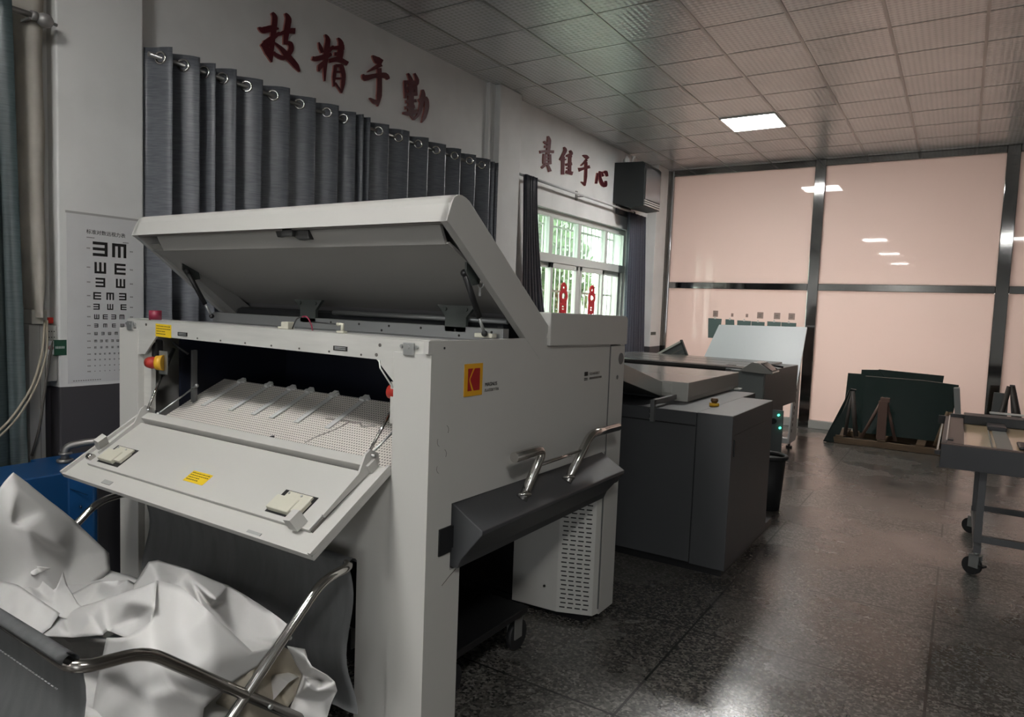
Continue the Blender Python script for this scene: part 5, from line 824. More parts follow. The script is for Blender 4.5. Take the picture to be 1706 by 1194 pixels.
# emblem and lettering on the side
lg = mk('logo_plate', mat('emblem_yellow', (.72, .36, .015), .45), pm, lambda bm: box(bm, XR-.002, XR+.0012, 1.848, 1.951, 1.195, 1.305))
def kmark(bm):
    def pr(pts): prism(bm, [(1.866+p*.068, 1.213+q*.076) for p, q in pts], 'x', XR+.001, XR+.0022)
    pr([(0, 0), (.34, 0), (.13, .40), (.10, .52), (.15, .62), (.40, 1), (0, 1)])
    pr([(.52, 0), (1, 0), (1, 1), (.55, 1), (.25, .60), (.20, .52), (.24, .42)])
mk('logo_mark', mat('emblem_red', (.36, .012, .015), .45), lg, kmark)
def lettering(body, y, z, s, m, nm): text_mesh(body, s, m, nm, pm, frame((XR+.0005, y, z), (0, 1, 0), (0, 0, 1)), .0003)
lettering('MAGNUS', 1.968, 1.222, .0185, INK, 'lettering'); lettering('PLATESETTER', 1.968, 1.203, .0145, INKG, 'lettering')
mk('badge_square', INK, pm, lambda bm: (box(bm, XR-.001, XR+.0008, 2.731, 2.762, 1.210, 1.228), [box(bm, XR-.001, XR+.0008, 2.731, 2.762, z, z+.003) for z in (1.190, 1.197)]))
lettering('SQUARESPOT', 2.780, 1.212, .0165, INKG, 'badge_lettering')
mk('badge_small_line', INKG, pm, lambda bm: [box(bm, XR-.001, XR+.0006, 2.782+.014*i, 2.793+.014*i, 1.192, 1.201) for i in range(9)])

# ------------------------------------------------------------------ trolley docked in the machine side
tl = thing('plate_trolley', 'dark grey trolley with chrome handles docked under the white machine side', 'trolley', (-1.8, 2.3, 0))
def tb(bm): prism(bm, [(-1.42, .838), (-1.385, .838), (-1.262, .768), (-1.262, .755), (-1.345, .655), (-1.36, .62), (-1.40, .62), (-1.42, .80)], 'y', 1.815, 2.95, .003)
mk('hood', DGREY, tl, tb)
pbox('side_skirt', mat('skirt_dark', (.02, .02, .022), .5), tl, -2.1, -1.9, 1.90, 2.55, .22, .80)
pbox('base_frame', BLACK, tl, -2.1, -1.50, 1.99, 2.53, .175, .205, bev=.004)
mk('end_tab', BLACK, tl, lambda bm: (box(bm, -1.40, -1.375, 1.735, 1.80, .68, .77), box(bm, -1.37, -1.30, 2.94, 2.98, .70, .76, .01)))
xh = -1.315
for base, top, end in (((xh, 2.14, .79), (xh, 2.285, .962), (xh, 2.075, .962)), ((xh, 2.485, .79), (xh, 2.685, .966), (xh, 2.97, .962))):
    h_ = mk('handle', STEEL, tl, lambda bm: tube(bm, [base, top, end], .0185, 16, fil=.05)); mk('handle_collar', STEEL, h_, lambda bm: torus(bm, (base[0], base[1]+.012, base[2]+.018), (-.35, .3, .9), .024, .006, 18, 6))
mk('cross_bar', STEEL, tl, lambda bm: tube(bm, [(xh, 2.25, .905), (xh, 2.60, .905)], .008, 10))
for x, y in ((-1.55, 2.50), (-1.55, 2.02), (-2.05, 2.50), (-2.05, 2.02)): caster(tl, x, y, .165)

# ------------------------------------------------------------------ waste paper cart with canvas sling
wc = thing('paper_cart', 'folding steel cart with grey canvas slings full of white sheets', 'cart', (-2.3, 1.2, 0))
CX0, CX1, YR, YN, ZR, ZN = -2.985, -1.622, 1.60, .743, .637, .66
PIV = (1.235, .325)
for x in (CX1, CX0):
    def bl(bm): tube(bm, [((CX0+CX1)/2, YR, ZR), (x, YR, ZR), (x, 1.465, ZR-.012), (x, .80, .03)], .0155, 14, fil=.055)
    def fl2(bm): tube(bm, [((CX0+CX1)/2, YN, ZN), (x, YN, ZN-.012), (x, .905, ZN-.035), (x, 1.60, .03)], .0155, 14, fil=.055)
    mk('rear_frame_leg', STEEL, wc, bl); mk('front_frame_leg', mat('darker_steel', (.30, .28, .26), .22, 1.), wc, fl2)
    mk('pivot_bolt', ZINC, wc, lambda bm: cyl(bm, (x-.022, 1.262, .318), (x+.022, 1.262, .318), .007, 10))
    mk('floor_bar', STEEL, wc, lambda bm: (sphere(bm, (x, .80, .022), .022), sphere(bm, (x, 1.60, .022), .022)))
mk('screw', ZINC, wc, lambda bm: sphere(bm, (CX1-.004, 1.345, .485), .007))
def sling(y, z, s, x0, x1, seed):
    def f(bm):
        prof = [(y-s*.0185*math.cos(a), z+.0185*math.sin(a)) for a in [math.pi*k/10*-1+math.pi for k in range(11)]]
        prof = [(y+.0185*math.cos(math.pi*k/10), z+.0185*math.sin(math.pi*k/10)) for k in range(11)]
        if s > 0: prof = prof[::-1]
        yo = prof[-1][0]
        for k in range(1, 17): prof.append((yo+(.02*math.sin(k*.5))-s*.03*(k/16), z-(z-.10)*k/16))
        nx = 40; rows_ = []
        for (py, pz) in prof:
            rows_.append([bm.verts.new((lerp(x0, x1, i/nx), py+noise.noise(Vector((i*.28, pz*1.5, seed)))*.02*min(1, max(0, (z-.03-pz)*6)), pz)) for i in range(nx+1)])
        for A, Bq in zip(rows_, rows_[1:]):
            for i in range(nx): bm.faces.new((A[i], A[i+1], Bq[i+1], Bq[i])).smooth = True
        bmesh.ops.solidify(bm, geom=bm.faces[:], thickness=.0025)
    return f
mk('rear_sling', CANVAS, wc, sling(YR, ZR, -1, -2.845, -1.628, 2))
fs_ = mk('front_sling', CANVAS, wc, sling(YN, ZN, 1, -2.95, -1.640, 6))
mk('stitching', mat('thread_grey', (.16, .165, .165), .7), fs_, lambda bm: [box(bm, x, x+.011, YN-.024, YN-.0205, ZN-.060, ZN-.0585) for x in [-2.9+.016*i for i in range(78)]])
mk('bag_floor', CANVAS, wc, lambda bm: box(bm, -2.90, -1.66, .80, 1.56, .098, .104))
# the crumpled sheets lying in it
SN = {'A': 'tall peaked white sheet at the far left of the paper cart', 'B': 'arched white sheet draped against the rear canvas of the cart', 'C': 'white sheet rolled into a pointed cone near the front bar of the cart', 'D': 'large smooth white sheet hanging down behind the bent front bar of the cart', 'E': 'flat white sheet at the left edge just above the front canvas', 'F': 'small crumpled white sheet with a raised point in the middle of the cart', 'G': 'bright white folded corner of a sheet below the tall peaked sheet', 'H': 'crinkled white sheet between the tall peak and the arched sheet', 'I': 'cream sheet showing behind the crossing of the cart legs', 'J': 'curled white sheet spilling out at the right side of the cart', 'K': 'flat white sheet lying at the back left of the cart under the others'}
for k, (vs, fs) in SHEETS.items():
    def f(bm):
        V = [bm.verts.new(v) for v in vs]
        for q in fs:
            try: bm.faces.new([V[i] for i in q])
            except ValueError: pass
        bmesh.ops.recalc_face_normals(bm, faces=bm.faces[:])
        bmesh.ops.subdivide_edges(bm, edges=bm.edges[:], cuts=5, use_grid_fill=True)
        bmesh.ops.triangulate(bm, faces=bm.faces[:])
        for _ in range(2): bmesh.ops.smooth_vert(bm, verts=[v for v in bm.verts if not v.is_boundary], factor=.5, use_axis_x=True, use_axis_y=True, use_axis_z=True)
        for v in bm.verts:
            d = noise.noise(v.co*7+Vector((ord(k), 0, 0)))*.005+abs(noise.noise(v.co*13))*.004
            v.co += Vector((.5*d, -.6*d, d))
        for fc in bm.faces: fc.smooth = True
        bmesh.ops.solidify(bm, geom=bm.faces[:], thickness=.0008)
    solo('paper_sheet', CREAM if k == 'I' else PAPER, f, SN[k], 'paper sheet', 'waste sheets in the cart')
solo('paper_sheet', PAPER, lambda bm: (bmesh.ops.create_grid(bm, x_segments=30, y_segments=20, size=.5), [setattr(v, 'co', Vector((-2.28+v.co.x*1.22, 1.17+v.co.y*.70, .30+.06*noise.noise(Vector((v.co.x*5, v.co.y*5, 1)))))) for v in bm.verts], bmesh.ops.solidify(bm, geom=bm.faces[:], thickness=.001)), 'lowest white sheet in the cart, glimpsed under the cream sheet', 'paper sheet', 'waste sheets in the cart')

# ------------------------------------------------------------------ compressor by the left wall
cp = thing('air_compressor', 'blue metal compressor cabinet with a pipe elbow in the left corner', 'compressor', (-3.6, 1.8, 0))
mk('cabinet', BLUE, cp, lambda bm: prism(bm, [(-3.785, 1.15), (-3.45, 1.15), (-3.45, 1.56), (-3.275, 1.585), (-3.275, 2.12), (-3.84, 2.12), (-3.84, 1.56), (-3.785, 1.56)], 'z', .04, .655, .006))
pbox('side_panel', mat('black_side_sheet', (.02, .02, .024), .5), cp, -3.276, -3.262, 1.60, 2.12, .05, .64, bev=.002)  # plain black panel over the cabinet's right side
mk('cabinet_seam', mat('dark_blue_seam', (.004, .02, .06), .4), cp, lambda bm: (box(bm, -3.44, -3.28, 1.560, 1.562, .575, .579), cyl(bm, (-3.36, 1.566, .505), (-3.36, 1.572, .505), .008, 10)))  # darker blue seam line and round stud on the cabinet
mk('round_port', BLACK, cp, lambda bm: cyl(bm, (-3.41, 1.560, .405), (-3.41, 1.570, .405), .032, 20))
PIPE = mat('galvanised_pipe', (.25, .24, .23), .4, .7)
mk('pipe_elbow', PIPE, cp, lambda bm: (tube(bm, [(-3.66, 1.64, .655), (-3.66, 1.64, .735), (-3.60, 1.72, .755), (-3.50, 1.88, .755)], .018, 12, fil=.05), torus(bm, (-3.66, 1.64, .665), (0, 0, 1), .028, .01, 16, 8), torus(bm, (-3.66, 1.642, .70), (0, 0, 1), .022, .008, 16, 8)))
mk('valve_block', BLUE, cp, lambda bm: (box(bm, -3.56, -3.36, 1.90, 2.08, .655, .80, .006)))
mk('fitting', IVORY, cp, lambda bm: (cyl(bm, (-3.54, 1.87, .775), (-3.54, 1.90, .775), .018, 10), cyl(bm, (-3.54, 1.87, .72), (-3.54, 1.90, .72), .012, 10), cyl(bm, (-3.40, 1.88, .79), (-3.40, 1.90, .79), .012, 10)))
mk('foot', BLACK, cp, lambda bm: [box(bm, x, x+.06, y, y+.06, 0, .04) for x in (-3.82, -3.36) for y in (1.60, 2.04)])

# ------------------------------------------------------------------ dark grey processor
pc = thing('plate_processor', 'dark grey floor-standing plate processor cabinet behind the white machine', 'processor', (-2.0, 4.5, 0))
pbox('main_body', DGREY, pc, -3.0, -1.246, 3.915, 5.27, .05, .936, bev=.004)
pbox('side_cabinet', DGREY, pc, -1.243, -1.037, 3.911, 4.895, .045, .938, bev=.004)
mk('panel_seam', BLACK, pc, lambda bm: (box(bm, -2.98, -1.248, 3.912, 3.916, .855, .862), box(bm, -1.2465, -1.2425, 3.912, 4.9, .05, .935), box(bm, -1.038, -1.0355, 3.96, 4.86, .82, .824)))
pbox('kick_plate', BLACK, pc, -2.97, -1.06, 3.94, 5.2, 0, .05)
mk('corner_bracket', DGREY2, pc, lambda bm: (box(bm, -1.52, -1.495, 3.885, 3.915, .855, .985, .002), box(bm, -1.52, -1.495, 3.89, 4.27, .955, .985, .002)))
mk('bracket_screws', ZINC, pc, lambda bm: [cyl(bm, (-1.52, 3.895, z), (-1.524, 3.895, z), .005, 8) for z in (.87, .9, .93, .96)])
e = mk('emergency_stop', YPLAS, pc, lambda bm: cyl(bm, (-1.257, 4.285, .936), (-1.257, 4.285, .955), .030, 18))
mk('stop_button', mat('brown_button', (.10, .05, .02), .4), e, lambda bm: tube(bm, [(-1.257, 4.285, .955), (-1.257, 4.285, .97), (-1.257, 4.285, .985)], [.015, .024, .02], 16))
mk('door_handle', BLACK, pc, lambda bm: box(bm, -1.037, -1.030, 3.955, 3.97, .70, .80, .002))
cv = thing('conveyor_table', 'light grey conveyor hood with sloping ramp on top of the dark processor', 'conveyor', (-2.2, 4.8, .94))
mk('hood', LGREY, cv, lambda bm: prism(bm, [(-3.05, 4.311), (-1.436, 4.311), (-1.436, 5.50), (-3.05, 5.50)], 'z', .962, 1.063, .004))
mk('lower_lip', LGREY, cv, lambda bm: box(bm, -1.535, -1.437, 4.3115, 5.495, .939, .965, .002))
mk('ramp', LGREY, cv, lambda bm: prism(bm, [(3.24, 1.305), (4.31, 1.055), (4.31, .957), (3.24, 1.205)], 'x', -3.05, -1.612, .003))
mk('step_plate', LGREY, cv, lambda bm: box(bm, -1.63, -1.54, 4.305, 4.33, .985, 1.05, .002))
mk('gap', BLACK, cv, lambda bm: box(bm, -1.62, -1.54, 4.33, 5.4, .938, .985))
mk('support', DGREY, cv, lambda bm: (box(bm, -3.0, -1.66, 4.4, 5.4, .937, .962)))
mk('latch_tab', WHITE_PL, cv, lambda bm: box(bm, -1.43, -1.38, 5.36, 5.42, .937, .948, .003))

# bin with rag in the passage
bn = thing('waste_bin', 'black bin standing by the far corner of the dark processor', 'bin', (-1.2, 5.62, 0))
mk('body', RUBBER, bn, lambda bm: tube(bm, [(-1.2, 5.62, .002), (-1.2, 5.62, .40)], [.105, .13], 24))
mk('rim', RUBBER, bn, lambda bm: torus(bm, (-1.2, 5.62, .415), (0, 0, 1), .132, .018, 28, 8))
def rag(bm):
    rows_ = []
    for j in range(12):
        z = .435-.30*j/11; rows_.append([bm.verts.new((-1.20+.04*math.sin(i*.9+j*.4)*.3-.02+.03*i/5, 5.482-.012*math.sin(j*.9+i)-.01*(z < .42), z+(.012*i/5))) for i in range(6)])
    for A, Bq in zip(rows_, rows_[1:]):
        for i in range(5): bm.faces.new((A[i], A[i+1], Bq[i+1], Bq[i])).smooth = True
    bmesh.ops.solidify(bm, geom=bm.faces[:], thickness=.004)
solo('rag', WHITE_PL, rag, 'white rag hanging over the rim of the black bin', 'rag')

# ------------------------------------------------------------------ far machine
fm = thing('plate_finisher', 'grey plate finishing machine with flat dark lid in front of the glass partition', 'processor', (-2.2, 7.4, 0))
mk('side_housing', DGREY2, fm, lambda bm: prism(bm, [(6.63, .70), (7.05, .60), (8.15, .575), (8.15, .985), (6.63, 1.0)], 'x', -1.86, -1.49, .004))
pbox('front_column', mat('grey_column', (.17, .185, .18), .45), fm, -1.80, -1.495, 6.60, 6.64, .55, .995, bev=.003)
pbox('main_body', mat('far_body', (.03, .03, .034), .4), fm, -3.4, -1.86, 6.72, 8.1, .30, .955)
mk('lid', mat('finisher_lid', (.12, .115, .11), .22, .5), fm, lambda bm: prism(bm, [(6.66, .985), (8.15, .985), (8.15, 1.005), (6.70, 1.022), (6.66, 1.012)], 'x', -3.45, -1.66, .004))
mk('lid_seam', INK, fm, lambda bm: (box(bm, -3.4, -1.7, 7.15, 7.16, 1.012, 1.0175), box(bm, -3.4, -1.7, 7.6, 7.61, 1.006, 1.0125), [box(bm, x, x+.08, 6.78, 6.86, 1.018, 1.024) for x in (-3.2, -1.9)]))
pbox('front_rail', mat('black_rail', (.012, .011, .012), .35), fm, -3.45, -1.70, 6.655, 6.70, .91, .985, bev=.004)
cpn = mk('control_panel', LGREY, fm, lambda bm: prism(bm, [(-1.70, .995), (-1.585, 1.085), (-1.53, 1.08), (-1.40, 1.0), (-1.40, .985), (-1.49, .985)], 'y', 6.50, 6.80, .004))
mk('screen', mat('dark_screen', (.015, .015, .016), .1), cpn, lambda bm: prism(bm, [(-1.515, 1.074), (-1.51, 1.077), (-1.41, 1.0155), (-1.415, 1.0125)], 'y', 6.53, 6.77))
mk('panel_handle', BLACK, cpn, lambda bm: tube(bm, [(-1.52, 6.84, 1.0), (-1.52, 6.84, 1.05), (-1.38, 6.84, 1.035)], .009, 8, fil=.02))
mk('leg_frame', mat('far_leg', (.10, .105, .105), .4), fm, lambda bm: (box(bm, -1.70, -1.62, 6.75, 7.0, .05, .62), box(bm, -1.66, -1.60, 7.9, 8.02, .04, .58)))
pbox('electric_cabinet', mat('far_cabinet', (.12, .125, .125), .4), fm, -1.80, -1.56, 7.05, 7.85, .12, .60, bev=.004)
mk('indicator_lamp', LED, fm, lambda bm: (cyl(bm, (-1.40, 6.86, .575), (-1.40, 6.88, .575), .010, 10), cyl(bm, (-1.38, 6.86, .455), (-1.38, 6.88, .455), .010, 10)), label='green indicator lamps')
pbox('switch_plate', mat('switch_plate_grey', (.14, .15, .15), .4), fm, -1.50, -1.36, 6.88, 6.90, .20, .62, bev=.004)
mk('switch_arm', mat('switch_plate_grey', (.14, .15, .15), .4), fm, lambda bm: box(bm, -1.62, -1.40, 6.90, 6.96, .3, .60))
mk('rotary_switch', BLACK, fm, lambda bm: cyl(bm, (-1.44, 6.84, .515), (-1.44, 6.88, .515), .028, 14))
pbox('switch_foot', mat('switch_plate_grey', (.14, .15, .15), .4), fm, -1.50, -1.40, 6.88, 6.98, 0, .2)
mk('foot', BLACK, fm, lambda bm: (cyl(bm, (-1.63, 7.96, 0), (-1.63, 7.96, .045), .03, 12), cyl(bm, (-3.2, 7.96, 0), (-3.2, 7.96, .3), .03, 12), cyl(bm, (-3.2, 6.9, 0), (-3.2, 6.9, .3), .03, 12), cyl(bm, (-1.66, 6.88, 0), (-1.66, 6.88, .06), .03, 12)))

# plate stacker with big tilted board
sk = thing('plate_stacker', 'plate stacker with a large tilted white backboard next to the glass partition', 'stacker', (-2.2, 8.6, 0))
def brd(bm):
    a = [(-2.75, 8.30, .60), (-1.53, 8.30, .60), (-1.565, 8.95, 1.397), (-2.625, 8.95, 1.379)]; d = Vector((0, .018, -.014))
    A = [bm.verts.new(p) for p in a]; Bq = [bm.verts.new(Vector(p)+d) for p in a]; bm.faces.new(A); bm.faces.new(Bq[::-1])
    for i in range(4): bm.faces.new((A[i], Bq[i], Bq[(i+1) % 4], A[(i+1) % 4]))
    bmesh.ops.recalc_face_normals(bm, faces=bm.faces[:])
mk('backboard', mat('backboard_white', (.27, .28, .285), .45), sk, brd)
mk('side_plate', mat('stacker_white', (.58, .59, .58), .45), sk, lambda bm: prism(bm, [(8.22, .10), (8.62, .10), (8.62, .9), (8.30, .62)], 'x', -1.565, -1.545))
mk('perforation', INK, sk, lambda bm: [box(bm, -1.546, -1.543, 8.30+.02*(i % 2)+.02*i, 8.325+.02*(i % 2)+.02*i, .20+.065*i, .235+.065*i) for i in range(8)])
mk('base', mat('stacker_white', (.58, .59, .58), .45), sk, lambda bm: (box(bm, -2.75, -1.55, 8.28, 8.62, .07, .13, .004), box(bm, -2.75, -2.70, 8.3, 8.6, .13, .7)))
mk('leveling_foot', BLACK, sk, lambda bm: [(cyl(bm, (x, 8.45, 0), (x, 8.45, .02), .035, 14), cyl(bm, (x, 8.45, .02), (x, 8.45, .075), .012, 8)) for x in (-1.585, -2.68)])

ch_ = mk('slatted_chute', DGREY, fm, lambda bm: prism(bm, [(-3.185, .985), (-2.875, 1.165), (-2.79, .975), (-3.1, .80)], 'y', 8.262, 8.27))
mk('chute_edge', LGREY, ch_, lambda bm: prism(bm, [(-3.195, .985), (-2.875, 1.175), (-2.865, 1.155), (-3.18, .965)], 'y', 8.24, 8.275))
mk('chute_end', BLACK, ch_, lambda bm: prism(bm, [(-2.885, 1.18), (-2.865, 1.185), (-2.775, .985), (-2.795, .97)], 'y', 8.235, 8.28))
mk('chute_slats', mat('slat_brown_grey', (.10, .09, .085), .3), ch_, lambda bm: [prism(bm, [(-3.165+.022*i, .965-.047*i), (-2.87+.022*i, 1.135-.047*i), (-2.865+.022*i, 1.120-.047*i), (-3.16+.022*i, .950-.047*i)], 'y', 8.255, 8.262) for i in range(1, 4)])  # brown-grey slats, a little paler than the chute panel
mk('chute_bracket', DGREY, fm, lambda bm: (box(bm, -3.08, -2.85, 8.10, 8.30, .72, .80)))

# ------------------------------------------------------------------ boards and tags hanging on the partition
BOARD = mat('green_grey_board', (.10, .15, .14), .5); TAG = mat('pink_paper_tag', (.34, .25, .22), .6)
def hang(x0, x1, z1, z0, lab, dx=0.):
    b = thing('hanging_board', lab, 'board', ((x0+x1)/2, YP+.02, z0), 'boards hung on the partition')
    mk('panel', BOARD, b, lambda bm: prism(bm, [(x0, z1), (x1, z1-.004), (x1+dx, z0), (x0+.012, z0)], 'y', YP+.030, YP+.036))
    mk('hook', ZINC, b, lambda bm: (cyl(bm, ((x0+x1)/2, YP+.020, z1+.015), ((x0+x1)/2, YP+.046, z1+.015), .008, 8), box(bm, (x0+x1)/2-.012, (x0+x1)/2+.012, YP+.028, YP+.031, z1-.01, z1+.015)))
hang(-3.165, -2.965, 1.452, 1.16, 'green-grey board hanging leftmost in the row on the partition', -.02)
hang(-2.91, -2.785, 1.446, 1.12, 'narrow green-grey board, second from the left in the row on the partition', .03)
hang(-2.74, -2.545, 1.437, 1.1, 'green-grey board, third from the left in the row on the partition')
hang(-2.54, -2.355, 1.430, 1.1, 'green-grey board, fourth from the left in the row on the partition')
hang(-2.32, -2.135, 1.440, 1.1, 'green-grey board, second from the right in the row on the partition')
hang(-2.13, -1.93, 1.435, 1.1, 'green-grey board hanging rightmost in the row, beside the partition post')
for x, w_, h_, lab in ((-3.065, .075, .09, 'pink-brown square paper tag above the leftmost hanging board'), (-2.82, .034, .05, 'small round tag above the narrow hanging board'), (-2.61, .034, .05, 'small round tag above the third hanging board'), (-2.425, .085, .09, 'pink-brown square paper tag above the fourth hanging board'), (-2.195, .085, .09, 'pink-brown square paper tag above the second board from the right'), (-2.0, .085, .09, 'pink-brown square paper tag above the rightmost hanging board')):
    z0 = 1.475 if w_ > .05 else 1.485
    tg = thing('paper_tag', lab, 'paper tag', (x, YP+.04, z0), 'tags on the partition')
    mk('paper', TAG, tg, lambda bm: box(bm, x-w_/2, x+w_/2, YP+.042, YP+.0445, z0, z0+h_))
    mk('mark', INKG, tg, lambda bm: [box(bm, x-w_*.25, x+w_*.2, YP+.0414, YP+.042, z0+h_*(.3+.25*i), z0+h_*(.36+.25*i)) for i in range(2)])

# ------------------------------------------------------------------ glass sheets leaning on wooden racks
def glass(name, pts, th, lab):
    def f(bm):
        d = Vector((0, th, th*.25)); A = [bm.verts.new(p) for p in pts]; Bq = [bm.verts.new(Vector(p)+d) for p in pts]; bm.faces.new(A); bm.faces.new(Bq[::-1]); n_ = len(pts)
        for i in range(n_): bm.faces.new((A[i], Bq[i], Bq[(i+1) % n_], A[(i+1) % n_]))
        bmesh.ops.recalc_face_normals(bm, faces=bm.faces[:])
    return solo(name, DGLASS, f, lab, 'glass sheet', 'dark sheets on the wooden rack')
rkA = thing('glass_rack', 'low wooden rack with triangular end frames holding dark green sheets', 'rack', (-.6, 9.6, 0))
mk('base_beam', WOOD, rkA, lambda bm: (box(bm, -1.30, .10, 9.20, 9.28, .002, .075, .004), box(bm, -1.30, .10, 9.80, 9.88, .002, .075, .004), [box(bm, x, x+.09, 9.2, 9.88, .076, .10, .003) for x in (-1.2, -.75, -.35, 0)]))
DWOOD = mat('dark_stained_wood', (.045, .035, .030), .6)
def tri_frame(x, m, lab=None):
    def f(bm):
        y0 = 9.24
        for p, q, r_ in (((x-.20, y0, .10), (x+.0, y0+.06, .60), .020), ((x+.16, y0, .10), (x+.02, y0+.06, .60), .020)):
            tube(bm, [p, q], r_, 6)
        box(bm, x-.045, x+.055, y0-.005, y0+.035, .10, .56, .004); box(bm, x-.03, x+.07, y0+.0, y0+.06, .545, .60, .006)
    mk('triangle_frame', m, rkA, f)
tri_frame(-.72, mat('red_brown_wood', (.11, .06, .045), .6)); 
mk('triangle_frame', DWOOD, rkA, lambda bm: (tube(bm, [(-1.22, 9.24, .1), (-1.08, 9.30, .64)], .03, 6), tube(bm, [(-.98, 9.24, .1), (-1.06, 9.30, .64)], .03, 6), tube(bm, [(-1.1, 9.24, .1), (-1.07, 9.30, .64)], .022, 6)))
mk('triangle_frame', WOOD, rkA, lambda bm: (tube(bm, [(-.16, 9.24, .1), (-.06, 9.30, .50)], .028, 6), tube(bm, [(.04, 9.24, .1), (-.045, 9.30, .50)], .028, 6), box(bm, -.1, 0, 9.23, 9.26, .1, .46, .004)))
glass('glass_sheet', [(-1.33, 9.16, .004), (-1.18, 9.21, .004), (-1.02, 9.30, .66), (-1.08, 9.27, .67)], .02, 'black sheet leaning at the left end of the wooden rack')
glass('glass_sheet', [(-1.22, 9.86, .105), (-.95, 9.86, .105), (-.95, 10.10, .80), (-1.22, 10.10, .80)], .012, 'lighter green sheet showing at the left behind the large dark sheet')
glass('glass_sheet', [(-1.03, 9.72, .105), (-.20, 9.72, .105), (-.14, 9.98, .862), (-.85, 9.98, .884), (-.86, 9.98, .877), (-1.05, 9.98, .865)], .012, 'largest dark green sheet leaning upright in the wooden rack')
glass('glass_sheet', [(-.98, 9.58, .105), (-.05, 9.58, .105), (.02, 9.80, .775), (-.35, 9.80, .80), (-.98, 9.80, .80)], .012, 'dark green sheet in front of the largest one in the wooden rack')
solo('stone_slab', mat('grey_slab_edge', (.20, .20, .20), .4), lambda bm: prism(bm, [(-.03, .10), (.05, .10), (-.01, .765), (.05, .79), (.075, .75), (.015, .74), (.095, .10), (.12, .10), (.125, .06), (-.03, .06)][:0] or [(.04, .105), (.10, .105), (.03, .77), (-.03, .76)], 'y', 9.45, 9.62), 'grey narrow slab leaning at the right end of the wooden rack', 'slab')
rkB = thing('a_frame_rack', 'dark triangular rack standing beyond the tray cart beside the partition post', 'rack', (.55, 9.55, 0))
mk('frame', DWOOD, rkB, lambda bm: (tube(bm, [(.36, 9.55, .002), (.50, 9.62, .82)], .03, 6), tube(bm, [(.70, 9.55, .002), (.52, 9.62, .82)], .03, 6), box(bm, .36, .72, 9.53, 9.57, .02, .08), box(bm, .36, 1.6, 9.60, 9.66, .06, .12)))
mk('panel', mat('rack_grey_panel', (.06, .062, .06), .3), rkB, lambda bm: prism(bm, [(.33, .13), (.50, .13), (.50, .74), (.36, .74)], 'y', 9.60, 9.62))
mk('slab', mat('rack_slab', (.05, .045, .045), .3), rkB, lambda bm: prism(bm, [(.58, .13), (.72, .13), (.55, .84), (.50, .84)], 'y', 9.62, 9.64))

# ------------------------------------------------------------------ tray cart on the right
tc_ = thing('tray_cart', 'dark grey rolling frame table with shallow tray on the right', 'cart', (.5, 5.5, 0))
TX0, TX1, TY0, TY1 = -.055, 1.9, 4.85, 6.30
FRM = mat('cart_frame_grey', (.040, .041, .045), .42)
mk('tray_side', FRM, tc_, lambda bm: box(bm, TX0, TX1, TY0, TY0+.03, .642, .782, .003))
mk('tray_side', FRM, tc_, lambda bm: box(bm, TX0+.03, TX1, TY1-.03, TY1, .642, .815, .003))
mk('tray_side', FRM, tc_, lambda bm: box(bm, TX0, TX0+.03, TY0+.03, TY1, .69, .79, .003))
mk('tray_side', FRM, tc_, lambda bm: box(bm, TX1-.03, TX1, TY0+.03, TY1-.03, .642, .782, .003))
BRN = mat('brown_ledge', (.16, .115, .10), .45)
mk('ledge', BRN, tc_, lambda bm: (box(bm, TX0+.03, TX0+.115, TY0+.03, TY1-.03, .775, .792, .003), box(bm, TX0, TX1-.03, TY0+.002, TY0+.055, .782, .788, .002)))
mk('edge_strip', ALU, tc_, lambda bm: (box(bm, TX0-.022, TX0-.012, TY0+.02, TY1-.05, .73, .738), box(bm, TX0+.022, TX0+.03, TY0+.12, TY1, .792, .798), box(bm, .22, 1.0, TY1-.005, TY1+.03, .84, .853, .003)))
mk('edge_hook', BLACK, tc_, lambda bm: (box(bm, TX0-.03, TX0, TY0+.01, TY0+.04, .715, .74), box(bm, TX0-.045, TX0, TY1-.10, TY1-.06, .74, .80, .003), box(bm, TX0+.03, TX0+.06, TY0+.12, TY0+.2, .768, .80)))
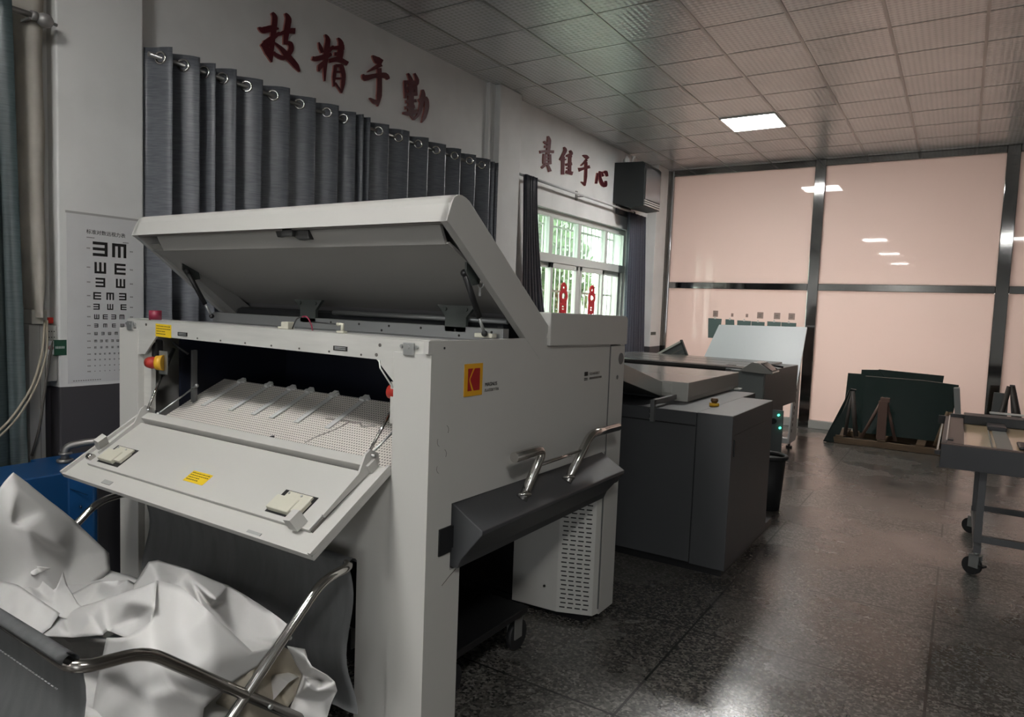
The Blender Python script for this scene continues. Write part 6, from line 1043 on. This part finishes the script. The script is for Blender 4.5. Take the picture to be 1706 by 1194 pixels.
mk('tray_bed', mat('tan_tray_bed', (.80, .58, .34), .12, spec=.8, var=.06, vscale=3), tc_, lambda bm: box(bm, TX0+.03, TX1-.03, TY0+.03, TY1-.03, .758, .770))
mk('side_rail_inner', BLACK, tc_, lambda bm: box(bm, TX0+.115, TX1-.03, 6.08, TY1-.03, .771, .835, .003))
mk('cross_slat', mat('pale_slat', (.30, .31, .28), .4), tc_, lambda bm: (box(bm, .225, .305, TY0+.06, 5.80, .771, .776), box(bm, .20, .206, TY0+.06, 5.80, .771, .778)))
mk('slide_block', mat('slide_dark', (.03, .03, .035), .35), tc_, lambda bm: box(bm, .20, .31, 5.82, 6.07, .771, .80, .005))
bx = solo('black_tray', BLACK, lambda bm: box(bm, .335, .465, 5.04, 5.28, .7708, .79, .008), 'small black plastic tray lying in the tan bed of the tray cart', 'tray')
LEGM = mat('cart_leg_grey', (.075, .076, .080), .42)
for x in (.17, 1.7):
    for y in (5.0, 5.86): mk('leg', LEGM, tc_, lambda bm: box(bm, x-.02, x+.02, y-.02, y+.02, .19, .645, .002))
    mk('foot_rail', LEGM, tc_, lambda bm: box(bm, x-.02, x+.02, 4.90, 6.0, .15, .19, .002))
    for y in (4.955, 5.945): caster(tc_, x, y, .135, brake=True, ang=math.radians(60))
for y in (5.0, 5.86): mk('cross_bar', LEGM, tc_, lambda bm: box(bm, .19, 1.68, y-.018, y+.018, .195, .235, .002))

SPLIT = ('inner_side_wall', 'lid_side_liner', 'striker', 'beam_slot', 'beam_slot_insert', 'cable_clip', 'connector', 'round_plug', 'floor_bar', 'indicator_lamp', 'edge_strip', 'edge_hook', 'hinge_bolts', 'slot_cover', 'wire', 'cross_slat', 'foot', 'base_beam', 'plinth', 'panel_slot', 'end_tab', 'inner_column', 'gusset', 'leg_frame', 'fitting', 'base', 'knockout_marks', 'reveal_lining', 'louvre', 'panel_gap')
for o in list(bpy.data.objects):
    if o.type == 'MESH' and o.name.split('.')[0] in SPLIT: split_loose(o)
for o in bpy.data.objects:
    if '_o' in o: del o['_o']
